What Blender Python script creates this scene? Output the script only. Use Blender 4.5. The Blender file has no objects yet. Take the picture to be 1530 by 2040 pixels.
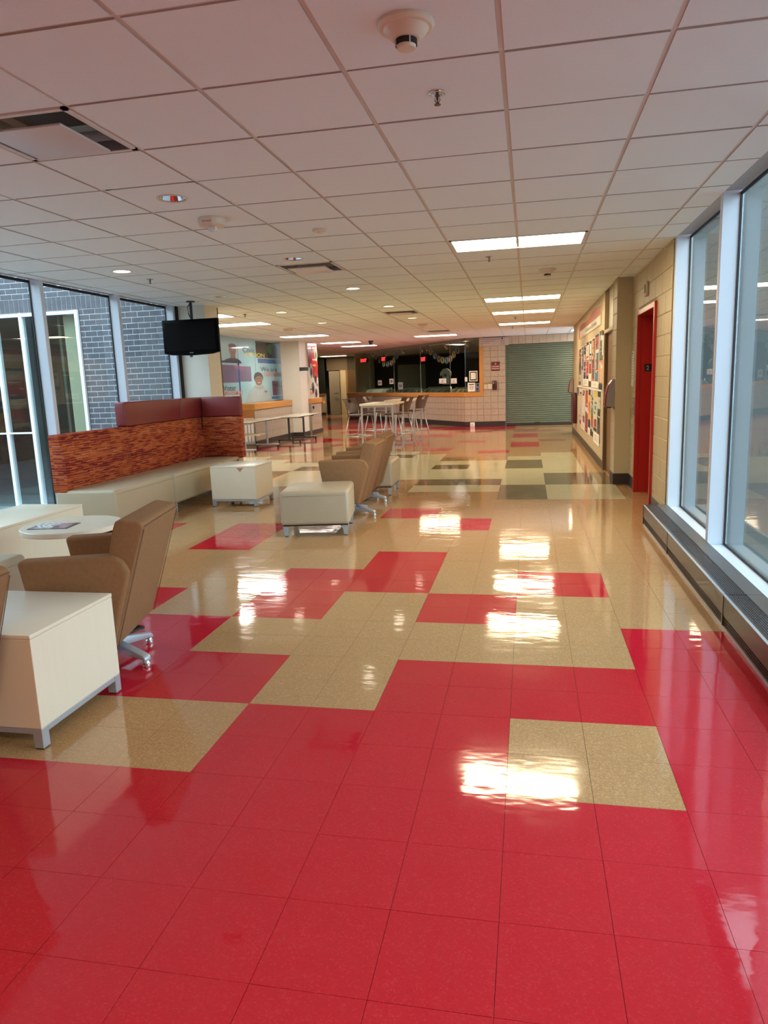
import bpy, bmesh, math, random
from mathutils import Matrix, Vector
random.seed(7)
S = bpy.context.scene
COL = S.collection
PI = math.pi
# ---------------------------------------------------------------- camera
CAM = Vector((-.52926, -2.36332, 1.4785)); FPX = 1423.37
PIT, YAW, ROL = .180833, .203142, -.0368587
CH = 2.6758                                   # ceiling height
TX, TY, TS = -.62874, .61468, .6096           # ceiling grid origin and pitch
FT = .3048
fw = Vector((-math.sin(YAW)*math.cos(PIT), math.cos(YAW)*math.cos(PIT), -math.sin(PIT)))
r0 = Vector((math.cos(YAW), math.sin(YAW), 0)); u0 = r0.cross(fw)
rt = math.cos(ROL)*r0 + math.sin(ROL)*u0; up = -math.sin(ROL)*r0 + math.cos(ROL)*u0
cam = bpy.data.objects.new('camera', bpy.data.cameras.new('camera')); COL.objects.link(cam)
M = Matrix.Identity(4)
for i in range(3): M[i][0], M[i][1], M[i][2], M[i][3] = rt[i], up[i], -fw[i], CAM[i]
cam.matrix_world = M
cam.data.sensor_fit = 'HORIZONTAL'; cam.data.sensor_width = 36; cam.data.lens = FPX/1530*36
cam.data.clip_end = 200; cam.data.clip_start = .05
S.camera = cam
# ---------------------------------------------------------------- world, light, exposure
W = bpy.data.worlds.new('overcast_sky'); S.world = W; W.use_nodes = True
bg = W.node_tree.nodes['Background']; bg.inputs['Color'].default_value = (.70, .85, 1, 1); bg.inputs['Strength'].default_value = 5.6
WARM = (1, .80, .52); COOL = (1, .95, .88)
LAMP = 23.0
S.view_settings.view_transform = 'Standard'; S.view_settings.look = 'None'
S.view_settings.gamma = 1; S.view_settings.use_curve_mapping = False
S.view_settings.exposure = .42

# ---------------------------------------------------------------- materials
MATS = {}
def mat(name, col, rough=.5, metal=0, spec=.5, var=0, vscale=8, bump=0, bscale=40, stretch=(1,1,1), emit=0, emitcol=None, coat=0, speck=None, obj=False):
    if name in MATS: return MATS[name]
    m = bpy.data.materials.new(name); m.use_nodes = True; nt = m.node_tree; b = nt.nodes['Principled BSDF']
    b.inputs['Roughness'].default_value = rough; b.inputs['Metallic'].default_value = metal
    b.inputs['Specular IOR Level'].default_value = spec; b.inputs['Base Color'].default_value = (*col, 1)
    if coat: b.inputs['Coat Weight'].default_value = coat; b.inputs['Coat Roughness'].default_value = .04
    L = nt.links.new
    def coords(sc):
        if obj:
            tc = nt.nodes.new('ShaderNodeTexCoord'); src = tc.outputs['Object']
        else:
            g = nt.nodes.new('ShaderNodeNewGeometry'); src = g.outputs['Position']
        mp = nt.nodes.new('ShaderNodeMapping'); mp.inputs['Scale'].default_value = [sc*s for s in stretch]
        L(src, mp.inputs['Vector']); return mp.outputs['Vector']
    cur = None
    if var:
        n = nt.nodes.new('ShaderNodeTexNoise'); n.inputs['Scale'].default_value = 1; n.inputs['Detail'].default_value = 3
        L(coords(vscale), n.inputs['Vector'])
        mx = nt.nodes.new('ShaderNodeMix'); mx.data_type = 'RGBA'
        mx.inputs['A'].default_value = (*[c*(1-var) for c in col], 1); mx.inputs['B'].default_value = (*[min(1, c*(1+var)) for c in col], 1)
        L(n.outputs['Fac'], mx.inputs['Factor']); cur = mx.outputs['Result']
    if speck:
        sc, hi, lo, amt = speck
        v = nt.nodes.new('ShaderNodeTexVoronoi'); v.inputs['Scale'].default_value = 1; L(coords(sc), v.inputs['Vector'])
        rp = nt.nodes.new('ShaderNodeValToRGB'); e = rp.color_ramp.elements
        e[0].position = 0; e[0].color = (*lo, 1); e[1].position = 1; e[1].color = (*hi, 1)
        k = rp.color_ramp.elements.new(.35); k.color = (*col, 1); k = rp.color_ramp.elements.new(.75); k.color = (*col, 1)
        sp = nt.nodes.new('ShaderNodeSeparateColor'); L(v.outputs['Color'], sp.inputs['Color']); L(sp.outputs['Red'], rp.inputs['Fac'])
        if cur:
            mx = nt.nodes.new('ShaderNodeMix'); mx.data_type = 'RGBA'; mx.inputs['Factor'].default_value = amt
            L(cur, mx.inputs['A']); L(rp.outputs['Color'], mx.inputs['B']); cur = mx.outputs['Result']
        else: cur = rp.outputs['Color']
    if cur: L(cur, b.inputs['Base Color'])
    if bump:
        n = nt.nodes.new('ShaderNodeTexNoise'); n.inputs['Scale'].default_value = 1; n.inputs['Detail'].default_value = 2; L(coords(bscale), n.inputs['Vector'])
        bp = nt.nodes.new('ShaderNodeBump'); bp.inputs['Strength'].default_value = bump; bp.inputs['Distance'].default_value = .01
        L(n.outputs['Fac'], bp.inputs['Height']); L(bp.outputs['Normal'], b.inputs['Normal'])
        if coat: L(bp.outputs['Normal'], b.inputs['Coat Normal'])
    if emit:
        b.inputs['Emission Color'].default_value = (*(emitcol or col), 1); b.inputs['Emission Strength'].default_value = emit
    MATS[name] = m; return m
def glass(name, tint=(.93, .96, .97), rough=0.0, dirt=0.0):
    m = bpy.data.materials.new(name); m.use_nodes = True; nt = m.node_tree; nt.nodes.clear(); L = nt.links.new
    o = nt.nodes.new('ShaderNodeOutputMaterial'); mx = nt.nodes.new('ShaderNodeMixShader'); t = nt.nodes.new('ShaderNodeBsdfTransparent')
    g = nt.nodes.new('ShaderNodeBsdfGlossy'); g.inputs['Roughness'].default_value = rough; t.inputs['Color'].default_value = (*tint, 1)
    ge = nt.nodes.new('ShaderNodeNewGeometry'); dp = nt.nodes.new('ShaderNodeVectorMath'); dp.operation = 'DOT_PRODUCT'
    L(ge.outputs['Incoming'], dp.inputs[0]); L(ge.outputs['Normal'], dp.inputs[1])
    def mth(op, a, b=None):
        n = nt.nodes.new('ShaderNodeMath'); n.operation = op
        for i, v in enumerate((a, b)):
            if v is None: continue
            if isinstance(v, (int, float)): n.inputs[i].default_value = v
            else: L(v, n.inputs[i])
        return n.outputs[0]
    c1 = mth('SUBTRACT', 1, mth('ABSOLUTE', dp.outputs['Value']))          # Schlick reflectance, the same from both sides
    fr = mth('ADD', mth('MULTIPLY', mth('POWER', c1, 5), .96), .04)
    L(fr, mx.inputs['Fac']); L(t.outputs['BSDF'], mx.inputs[1]); L(g.outputs['BSDF'], mx.inputs[2])
    last = mx
    if dirt:
        d = nt.nodes.new('ShaderNodeBsdfDiffuse'); d.inputs['Color'].default_value = (.5, .55, .56, 1)
        m2 = nt.nodes.new('ShaderNodeMixShader'); m2.inputs['Fac'].default_value = dirt
        L(mx.outputs[0], m2.inputs[1]); L(d.outputs[0], m2.inputs[2]); last = m2
    L(last.outputs[0], o.inputs['Surface']); MATS[name] = m; return m

def floor_mat(name, col, hi, lo, amt):
    m = mat(name, col, rough=.05, spec=.65, var=.08, vscale=1.6, speck=(190, hi, lo, amt))
    nt = m.node_tree; b = nt.nodes['Principled BSDF']; L = nt.links.new
    g = nt.nodes.new('ShaderNodeNewGeometry'); mp = nt.nodes.new('ShaderNodeMapping'); mp.inputs['Scale'].default_value = (5, 11, 1)
    L(g.outputs['Position'], mp.inputs['Vector'])
    n = nt.nodes.new('ShaderNodeTexNoise'); n.inputs['Scale'].default_value = 1; n.inputs['Detail'].default_value = 2.5; L(mp.outputs['Vector'], n.inputs['Vector'])
    bp = nt.nodes.new('ShaderNodeBump'); bp.inputs['Strength'].default_value = .11; bp.inputs['Distance'].default_value = .01
    L(n.outputs['Fac'], bp.inputs['Height']); L(bp.outputs['Normal'], b.inputs['Normal'])
    # worn wax: roughness varies in patches
    n2 = nt.nodes.new('ShaderNodeTexNoise'); n2.inputs['Scale'].default_value = 2.2; n2.inputs['Detail'].default_value = 4; L(g.outputs['Position'], n2.inputs['Vector'])
    mr = nt.nodes.new('ShaderNodeMapRange'); mr.inputs['From Min'].default_value = .35; mr.inputs['From Max'].default_value = .7
    mr.inputs['To Min'].default_value = .035; mr.inputs['To Max'].default_value = .115; L(n2.outputs['Fac'], mr.inputs['Value']); L(mr.outputs['Result'], b.inputs['Roughness'])
    return m
F_RED = floor_mat('red_vinyl', (.50, .013, .028), (.56, .045, .065), (.42, .009, .018), .4)
F_TAN = floor_mat('tan_vinyl', (.44, .258, .118), (.62, .42, .21), (.33, .185, .07), .6)
F_CRM = floor_mat('cream_vinyl', (.60, .53, .33), (.72, .66, .46), (.48, .40, .24), .5)
F_OLV = floor_mat('olive_vinyl', (.20, .145, .07), (.30, .23, .13), (.14, .10, .045), .5)
F_RBR = floor_mat('red_brown_vinyl', (.34, .10, .06), (.45, .18, .12), (.25, .06, .04), .5)
FM = [F_RED, F_TAN, F_CRM, F_OLV, F_RBR]; FN = ['red', 'tan', 'cream', 'olive', 'red brown']
CEDGE = mat('tile_raw_edge_shaded', (.48, .45, .42), .95)  # raw board edge, its darker tone also stands in for groove shade
CEIL = mat('ceiling_tile_white', (.75, .81, .815), .9, bump=.12, bscale=220)
GRID = mat('grid_white', (.66, .63, .60), .6)
DARK = mat('dark_gap', (.02, .018, .017), .9)
BLOCK = mat('cream_block_paint', (.48, .395, .235), .5, var=.05, bump=.12, bscale=60)
PLAST = mat('cream_wall_paint', (.50, .42, .26), .55, var=.03)
COLW = mat('white_wall_paint', (.70, .66, .56), .55, var=.03)
MORT = mat('painted_joint', (.42, .34, .20), .7)
TILE = mat('glazed_tile', (.43, .345, .26), .25, var=.12, vscale=14, bump=.05, bscale=60)
TGRT = mat('tile_grout', (.26, .22, .18), .9)
COVE = mat('dark_cove_base', (.035, .028, .026), .35)
WOOD = mat('honey_oak', (.53, .235, .055), .35, var=.22, vscale=3, stretch=(1, 1, 14))
DOORW = mat('brown_door_wood', (.20, .115, .055), .4, var=.25, vscale=12, stretch=(8, 8, .6))
ALUM = mat('clear_anodised_aluminium', (.58, .63, .70), .38, spec=.4)
GASK = mat('black_gasket', (.012, .012, .014), .6)
GLASS = glass('window_glass', (.84, .90, .90), dirt=.0)
SGLASS = glass('store_glass', (.80, .84, .82))
SHUT = mat('green_shutter_paint', (.105, .135, .098), .38)
ELEV = mat('elevator_red_paint', (.38, .016, .012), .3)
HEAT = mat('heater_bronze_metal', (.07, .06, .054), .32, metal=.6)
HEATT = mat('heater_grey_metal', (.115, .108, .108), .42, metal=.3)
HEATL = mat('heater_edge_metal', (.42, .44, .47), .35, metal=.4)
LAM = mat('maple_laminate', (.76, .685, .53), .30, var=.03, vscale=5, stretch=(1, 8, 1))
LEGM = mat('grey_leg_metal', (.42, .455, .50), .35, metal=.35)
CHROME = mat('polished_metal', (.62, .66, .71), .18, metal=.9)
BLK = mat('black_plastic', (.015, .014, .014), .35)
FAB = mat('brown_upholstery', (.285, .150, .068), .85, spec=.2, var=.16, vscale=55, bump=.35, bscale=420)
VIN = mat('cream_vinyl_upholstery', (.43, .35, .235), .42, var=.03, bump=.08, bscale=150)
MAR = mat('maroon_vinyl_upholstery', (.205, .026, .026), .40, bump=.08, bscale=150)
SEAM = mat('seam_thread', (.15, .085, .045), .9)
VSEAM = mat('vinyl_seam', (.30, .25, .17), .7)
CHRB = mat('stool_brown_plastic', (.085, .05, .035), .4)
STEEL = mat('stool_silver_steel', (.56, .60, .64), .28, metal=.6)
WHITE = mat('white_paint', (.80, .80, .78), .45)
PLASTW = mat('ivory_plastic', (.66, .57, .45), .4)
PAPER = mat('white_paper', (.80, .79, .74), .7)
BLACKP = mat('black_print', (.02, .02, .025), .5)
BRICK = mat('slate_brick', (.085, .080, .090), .8, var=.35, vscale=9, bump=.3, bscale=90)
BMORT = mat('pale_mortar', (.62, .65, .67), .95)
WFRAME = mat('white_window_frame', (.80, .83, .85), .4)
PAVE = mat('courtyard_paver', (.26, .26, .27), .9, var=.2, vscale=3)
CONC = mat('grey_concrete', (.105, .112, .105), .9, var=.06, vscale=2)
EXITR = mat('exit_red_light', (1, .02, .02), .5, emit=5, emitcol=(1, .03, .03))
TWARM = mat('troffer_warm_light', (1, 1, 1), .5, emit=LAMP, emitcol=WARM)
TCOOL = mat('troffer_cool_light', (1, 1, 1), .5, emit=LAMP, emitcol=COOL)
DLON = mat('downlight_lit', (1, 1, 1), .5, emit=9, emitcol=(1, .88, .68))
REFL = mat('reflector_metal', (.75, .76, .78), .12, metal=1)
def fabric_pattern():
    m = mat('orange_stripe_weave', (.4, .09, .03), .8, spec=.25); nt = m.node_tree; b = nt.nodes['Principled BSDF']; L = nt.links.new
    g = nt.nodes.new('ShaderNodeNewGeometry'); sp = nt.nodes.new('ShaderNodeSeparateXYZ'); L(g.outputs['Position'], sp.inputs[0])
    ad = nt.nodes.new('ShaderNodeMath'); ad.operation = 'ADD'; L(sp.outputs['X'], ad.inputs[0]); L(sp.outputs['Y'], ad.inputs[1])
    cb = nt.nodes.new('ShaderNodeCombineXYZ'); L(ad.outputs[0], cb.inputs['X']); L(sp.outputs['Z'], cb.inputs['Y'])
    bt = nt.nodes.new('ShaderNodeTexBrick'); L(cb.outputs[0], bt.inputs['Vector']); bt.offset = .37
    bt.inputs['Scale'].default_value = 1; bt.inputs['Brick Width'].default_value = .10; bt.inputs['Row Height'].default_value = .0125
    bt.inputs['Mortar Size'].default_value = 0; bt.inputs['Bias'].default_value = 0
    bt.inputs['Color1'].default_value = (0, 0, 0, 1); bt.inputs['Color2'].default_value = (1, 1, 1, 1)
    # wide bands lean the random threads towards orange or maroon
    wv = nt.nodes.new('ShaderNodeTexNoise'); mp = nt.nodes.new('ShaderNodeMapping'); mp.inputs['Scale'].default_value = (.25, 8, 1); L(cb.outputs[0], mp.inputs['Vector'])
    wv.inputs['Scale'].default_value = 1; wv.inputs['Detail'].default_value = 0; L(mp.outputs[0], wv.inputs['Vector'])
    mr = nt.nodes.new('ShaderNodeMapRange'); mr.inputs['From Min'].default_value = .3; mr.inputs['From Max'].default_value = .7; mr.inputs['To Min'].default_value = -.14; mr.inputs['To Max'].default_value = .14; L(wv.outputs['Fac'], mr.inputs['Value'])
    s0 = nt.nodes.new('ShaderNodeMath'); s0.operation = 'PINGPONG'; s0.inputs[1].default_value = .0125; L(sp.outputs['Z'], s0.inputs[0])
    s1 = nt.nodes.new('ShaderNodeMapRange'); s1.inputs['From Max'].default_value = .0125; s1.inputs['To Min'].default_value = -.2; s1.inputs['To Max'].default_value = .2; L(s0.outputs[0], s1.inputs['Value'])
    s2 = nt.nodes.new('ShaderNodeMath'); s2.operation = 'ADD'; L(s1.outputs['Result'], s2.inputs[0]); L(mr.outputs['Result'], s2.inputs[1])
    sm = nt.nodes.new('ShaderNodeMath'); sm.operation = 'MULTIPLY_ADD'; L(bt.outputs['Color'], sm.inputs[0]); sm.inputs[1].default_value = .72; L(s2.outputs[0], sm.inputs[2])
    s3 = nt.nodes.new('ShaderNodeMath'); s3.operation = 'ADD'; s3.inputs[1].default_value = .14; L(sm.outputs[0], s3.inputs[0]); sm = s3
    rp = nt.nodes.new('ShaderNodeValToRGB'); rp.color_ramp.interpolation = 'CONSTANT'; e = rp.color_ramp.elements
    e[0].position = 0; e[0].color = (.13, .012, .010, 1); e[1].position = .22; e[1].color = (.25, .028, .014, 1)
    for p_, c_ in ((.40, (.36, .065, .02)), (.62, (.47, .12, .026)), (.84, (.29, .04, .022)), (.95, (.52, .24, .13))): rp.color_ramp.elements.new(p_).color = (*c_, 1)
    L(sm.outputs[0], rp.inputs['Fac']); L(rp.outputs['Color'], b.inputs['Base Color'])
    return m
STRIPE = fabric_pattern()
_c = {}
def cmat(r, g, b, rough=.6, coat=0):
    k = (r, g, b, rough, coat)
    if k not in _c: _c[k] = mat('print_%d' % len(_c), (r, g, b), rough, coat=coat)
    return _c[k]

# ---------------------------------------------------------------- mesh builder
class MB:
    def __init__(s): s.bm = bmesh.new()
    def _fin(s, vs, mi, T=None):
        if T is not None: bmesh.ops.transform(s.bm, matrix=T, verts=vs)
        if mi:
            st = set(vs)
            for v in vs:
                for f in v.link_faces:
                    if all(x in st for x in f.verts): f.material_index = mi
        return s
    def _bev(s, vs, r, seg):
        es = list({e for v in vs for e in v.link_edges})
        o = bmesh.ops.bevel(s.bm, geom=list(vs)+es, offset=r, segments=seg, profile=.5, affect='EDGES', clamp_overlap=True)
        n = set(o['verts'])
        for f in o['faces']: n.update(f.verts)
        return list(n)
    def box(s, x0, x1, y0, y1, z0, z1, r=0, seg=2, mi=0, T=None):
        vs = bmesh.ops.create_cube(s.bm, size=1)['verts']
        for v in vs: v.co = Vector(((x0+x1)/2+v.co.x*(x1-x0), (y0+y1)/2+v.co.y*(y1-y0), (z0+z1)/2+v.co.z*(z1-z0)))
        if r:
            before = set(s.bm.verts)-set(vs); s._bev(vs, r, seg); vs = [v for v in s.bm.verts if v not in before]
        return s._fin(vs, mi, T)
    def prism(s, poly, d0, d1, axis='y', r=0, seg=2, mi=0, T=None):
        def P(a, b, d): return (a, d, b) if axis == 'y' else (d, a, b) if axis == 'x' else (a, b, d)
        before = set(s.bm.verts)
        A = [s.bm.verts.new(P(a, b, d0)) for a, b in poly]; B = [s.bm.verts.new(P(a, b, d1)) for a, b in poly]
        fs = [s.bm.faces.new(A), s.bm.faces.new(B[::-1])]
        n = len(poly)
        for i in range(n): fs.append(s.bm.faces.new((A[(i+1) % n], A[i], B[i], B[(i+1) % n])))
        bmesh.ops.recalc_face_normals(s.bm, faces=fs)
        if r: s._bev(A+B, r, seg)
        return s._fin([v for v in s.bm.verts if v not in before], mi, T)
    def cyl(s, p0, p1, r0, r1=None, n=16, mi=0, T=None):
        r1 = r0 if r1 is None else r1; p0 = Vector(p0); p1 = Vector(p1); d = p1-p0
        vs = bmesh.ops.create_cone(s.bm, cap_ends=True, segments=n, radius1=max(r0, 1e-5), radius2=max(r1, 1e-5), depth=d.length)['verts']
        bmesh.ops.transform(s.bm, matrix=Matrix.Translation((p0+p1)/2) @ d.to_track_quat('Z', 'Y').to_matrix().to_4x4(), verts=vs)
        return s._fin(vs, mi, T)
    def tube(s, pts, r, n=8, mi=0, T=None):
        pts = [Vector(p) for p in pts]; before = set(s.bm.verts); rings = []
        for i, p in enumerate(pts):
            d = (pts[min(i+1, len(pts)-1)]-pts[max(i-1, 0)]).normalized()
            q = d.to_track_quat('Z', 'Y')
            rings.append([s.bm.verts.new(p+q @ Vector((r*math.cos(2*PI*k/n), r*math.sin(2*PI*k/n), 0))) for k in range(n)])
        for a, b in zip(rings, rings[1:]):
            for k in range(n): s.bm.faces.new((a[k], a[(k+1) % n], b[(k+1) % n], b[k]))
        s.bm.faces.new(rings[0][::-1]); s.bm.faces.new(rings[-1])
        return s._fin([v for v in s.bm.verts if v not in before], mi, T)
    def lathe(s, prof, n=28, c=(0, 0, 0), mi=0, T=None, cap=True):
        before = set(s.bm.verts); rings = []
        for r, z in prof:
            rings.append([s.bm.verts.new((c[0]+max(r, 1e-4)*math.cos(2*PI*k/n), c[1]+max(r, 1e-4)*math.sin(2*PI*k/n), c[2]+z)) for k in range(n)])
        fs = []
        for a, b in zip(rings, rings[1:]):
            for k in range(n): fs.append(s.bm.faces.new((a[k], a[(k+1) % n], b[(k+1) % n], b[k])))
        if cap: fs.append(s.bm.faces.new(rings[0][::-1])); fs.append(s.bm.faces.new(rings[-1]))
        bmesh.ops.recalc_face_normals(s.bm, faces=fs)
        return s._fin([v for v in s.bm.verts if v not in before], mi, T)
    def poly(s, pts, mi=0):
        f = s.bm.faces.new([s.bm.verts.new(p) for p in pts]); f.material_index = mi; return s
    def mesh(s, name, mats, smooth=True):
        me = bpy.data.meshes.new(name)
        if smooth:
            for f in s.bm.faces: f.smooth = True
            for e in s.bm.edges:
                if len(e.link_faces) == 2 and e.calc_face_angle(0) > .6: e.smooth = False
        s.bm.to_mesh(me); s.bm.free()
        for m in (mats if isinstance(mats, (list, tuple)) else [mats]): me.materials.append(m)
        return me
    def build(s, name, mats, parent=None, smooth=True, label=None, kind=None, M=None):
        return link(name, s.mesh(name, mats, smooth), parent, label, kind, M)
def link(name, me, parent=None, label=None, kind=None, M=None):
    o = bpy.data.objects.new(name, me); COL.objects.link(o)
    if parent is not None: o.parent = parent
    if M is not None:
        if parent is None: o.matrix_world = M
        else: o.matrix_local = M
    if label: o['label'] = label
    if kind: o['kind'] = kind
    return o
def tag(o, label, cat, group=None):
    o['label'] = label; o['category'] = cat
    if group: o['group'] = group
    return o
def thing(name, label, cat, loc=(0, 0, 0), rz=0, group=None, M=None):
    o = bpy.data.objects.new(name, None); COL.objects.link(o)
    o.empty_display_size = .1
    if M is not None: o.matrix_world = M
    else: o.location = loc; o.rotation_euler = (0, 0, rz)
    return tag(o, label, cat, group)
def struct(name, M=None):
    o = bpy.data.objects.new(name, None); COL.objects.link(o); o['kind'] = 'structure'
    if M is not None: o.matrix_world = M
    return o
def kids(o): return [c for c in bpy.data.objects if c.parent == o]
def dup(o, M=None, label=None, loc=None, rz=None):
    def cp(a, par):
        c = a.copy(); COL.objects.link(c)
        if par is not None: c.parent = par
        for k in kids(a): cp(k, c)
        return c
    c = cp(o, None)
    if M is not None: c.matrix_world = M
    if loc is not None: c.location = loc
    if rz is not None: c.rotation_euler = (0, 0, rz)
    if label: c['label'] = label
    return c
def frame(o, right, upv=(0, 0, 1)):
    r = Vector(right).normalized(); u = Vector(upv).normalized(); n = r.cross(u); m = Matrix.Identity(4)
    for i in range(3): m[i][0], m[i][1], m[i][2], m[i][3] = r[i], u[i], n[i], o[i]
    return m
def RW(y, z=0, x=.6): return frame((x, y, z), (0, -1, 0))       # on the right-hand wall, facing -X
def LW(y, z=0, x=-7.6): return frame((x, y, z), (0, 1, 0))      # on a left-hand wall, facing +X
def FWL(x, z=0, y=19.9): return frame((x, y, z), (1, 0, 0))     # on the far wall, facing -Y
def TEXT(s, m, parent, x0, y0, w, h, d=.002, bold=0, name='lettering', label=None):
    cu = bpy.data.curves.new('lettering', 'FONT'); cu.body = s; cu.size = 1; cu.offset = bold; cu.resolution_u = 3
    t = bpy.data.objects.new('t', cu); me = bpy.data.meshes.new_from_object(t); bpy.data.objects.remove(t)
    xs = [v.co.x for v in me.vertices]; ys = [v.co.y for v in me.vertices]
    ax, bx, ay, by = min(xs), max(xs), min(ys), max(ys)
    for v in me.vertices: v.co = Vector((x0+(v.co.x-ax)/(bx-ax)*w, y0+(v.co.y-ay)/(by-ay)*h, d))
    me.materials.clear(); me.materials.append(m)
    return link(name, me, parent, label)
def card(parent, name, m, x0, x1, y0, y1, d0=0, d1=.002, label=None, kind=None):
    return MB().box(x0, x1, y0, y1, d0, d1).build(name, m, parent, False, label, kind)
def disc(parent, name, m, cx, cy, rx, ry, d0, d1, label=None):
    return MB().prism([(cx+rx*math.cos(2*PI*k/20), cy+ry*math.sin(2*PI*k/20)) for k in range(20)], d0, d1, 'z').build(name, m, parent, False, label)
def proj(p):
    d = Vector(p)-CAM; z = d.dot(fw)
    if z < .2: return None
    return 765+FPX*d.dot(rt)/z, 1020-FPX*d.dot(up)/z, z

# ================================================================ FLOOR
def tile_col(u, v):
    R = [  # later entries win: (u0,u1,v0,v1,colour) in feet; 0 red 1 tan 2 cream 3 olive 4 red brown
        (-99, 99, -99, 4, 0), (-99, 99, 4, 200, 1), (0, 9, 4, 6, 0), (-30, -6, 0, 2, 1), (-6, -4, 2, 4, 1), (-2, 0, 0, 2, 1),
        (-18, -8, 4, 6, 0), (-12, -10, 6, 8, 0), (-16, -14, 14, 16, 0), (-8, -6, 6, 8, 0), (-8, -4, 8, 10, 0), (-6, -4, 10, 12, 0),
        (-4, -2, 6, 8, 0), (-2, 0, 8, 10, 0), (-12, -10, 12, 16, 0), (-7, -5, 17, 19, 0), (-5, -3, 15, 17, 0),
        (-15, -9, 25, 29, 2), (-15, -3, 27, 37, 2), (-3, -1, 25, 31, 2), (-3, -1, 35, 37, 2), (-1, 1, 29, 39, 2), (1, 2, 25, 39, 1),
        (-7, -3, 25, 27, 3), (-7, -3, 23, 25, 2), (-3, -1, 21, 25, 3), (-1, 2, 21, 25, 2), (-1, 2, 25, 29, 3), (-3, -1, 31, 35, 3),
        (-7, -5, 31, 33, 3), (-7, -3, 35, 37, 1), (-7, -5, 35, 37, 3), (-9, -7, 37, 39, 2), (-11, -9, 37, 39, 3), (-13, -9, 39, 41, 2), (-15, -11, 33, 39, 1),
        (-21, -12, 33, 35, 2), (-21, -15, 31, 33, 2), (-17, -15, 29, 31, 3), (-15, -11, 31, 33, 3), (-23, -17, 35, 37, 2), (-23, -19, 37, 39, 2), (-19, -17, 40, 42, 2),
        (-5, -3, 39, 41, 0), (-9, -7, 41, 43, 0), (-3, -1, 43, 47, 0), (-1, 1, 47, 49, 4), (-3, -1, 51, 55, 0), (-7, -5, 47, 49, 0), (1, 3, 53, 55, 4),
        (-23, -20, 43, 47, 0), (-19, -17, 43, 45, 0), (-17, -15, 46, 48, 0), (-12, -9, 45, 47, 0),
        (-14, -10, 49, 51, 0), (-18, -15, 51, 53, 0), (-12, -8, 53, 56, 0), (-16, -13, 55, 58, 0), (-22, -18, 50, 54, 0), (-20, -14, 60, 63, 0), (-3, 1, 57, 59, 4), (-5, -1, 59, 61, 4), (-12, -3, 61, 66, 0), (-9, -5, 57, 59, 0), (-30, -12, 66, 70, 0), (-24, -16, 74, 80, 0), (-30, -20, 84, 90, 0), (-40, -8, 70, 74, 4)]
    c = 1
    for a, b, d, e, k in R:
        if a <= u < b and d <= v < e: c = k
    return c
floor = struct('floor')
for a in ((-5.80, .95, -4.1, 5.0), (-5.80, 1.2, 5.0, 7.85), (-7.7, 1.2, 7.85, 17), (-16, 3.3, 17, 33)): MB().box(*a, -.2, -.004).build('subfloor', DARK, floor, False)
def tile_mesh(c):
    b = MB(); b.box(-FT/2+.0007, FT/2-.0007, -FT/2+.0007, FT/2-.0007, -.0035, 0)
    return b.mesh('floor_tile_'+FN[c].replace(' ', '_'), FM[c], False)
TM = [tile_mesh(c) for c in range(5)]
cells = []
for iu in range(-44, 7):
    for iv in range(-13, 104):
        x, y = (iu+.5)*FT, (iv+.5)*FT
        if x > .92 and y < 16: continue
        if x < -5.85 and y < 7.9: continue
        if x < -7.7 and y < 18: continue
        p = proj((x, y, 0)); big = 0
        if p and -40 < p[0] < 1570 and p[1] < 2120: big = 1/p[2]**2 * (1.4785/p[2])
        cells.append((big, iu, iv, x, y))
cells.sort(key=lambda c: -c[0])
rest = MB()
for k, (big, iu, iv, x, y) in enumerate(cells):
    c = tile_col(iu, iv); t = (random.uniform(-1, 1)*.0011, random.uniform(-1, 1)*.0011)
    if k < 300 and big > 0:
        o = link('floor_tile', TM[c], floor); o.location = (x, y, -abs(t[0]+t[1])*.05); o.rotation_euler = (t[0], t[1], 0)
    else:
        h = FT/2-.0005
        z = lambda dx, dy: dy*t[0]-dx*t[1]-.0002
        rest.poly([(x-h, y-h, z(-h, -h)), (x+h, y-h, z(h, -h)), (x+h, y+h, z(h, h)), (x-h, y+h, z(-h, h))], c)
rest.build('floor_tile_field', FM, floor, False, kind='stuff', label='far floor tiles in tan, cream, olive and red')

# ================================================================ CEILING
ceil = struct('ceiling')
for a in ((-5.80, .95, -4.1, 5.0), (-5.80, 1.2, 5.0, 7.85), (-7.7, 1.2, 7.85, 17), (-16, 3.4, 17, 33)): MB().box(*a, CH+.16, CH+.3).build('roof_deck', CONC, ceil, False)
for a in ((-5.80, -5.78, -4.1, 7.85), (.935, .95, -4.1, 5.0)): MB().box(*a, CH+.03, CH+.6).build('fascia', GASK, ceil, False)
def cell_of(i, j): return TX+TS*i, TY+TS*j
TROF = {}                                              # (i, j) of the left tile of every 2-tile-wide troffer -> warm or cool
for i, j, w in [(-1, 6, 1), (-1, 14, 1), (-1, 18, 1), (-1, 23, 1), (-5, 28, 1), (-10, 17, 0), (-10, 24, 0), (-10, 30, 0), (-10, 34, 0), (-10, 14, 0),
                (-15, 47, 1), (2, 29, 1), (-1, -6, 1)]: TROF[(i, j)] = w
VENT = [(-4, 0), (-4, 7), (-4, 16), (-4, 25)]
skip = {(i+k, j) for (i, j) in TROF for k in (0, 1)} | set(VENT)
HOLE = [(-4, 2), (-4, 6), (-7, 6), (-4, 10), (-7, 10), (-4, 14), (-7, 14), (-4, 18), (-7, 18)]
OFFL = {(-4, 2), (-4, 6)}
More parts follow.
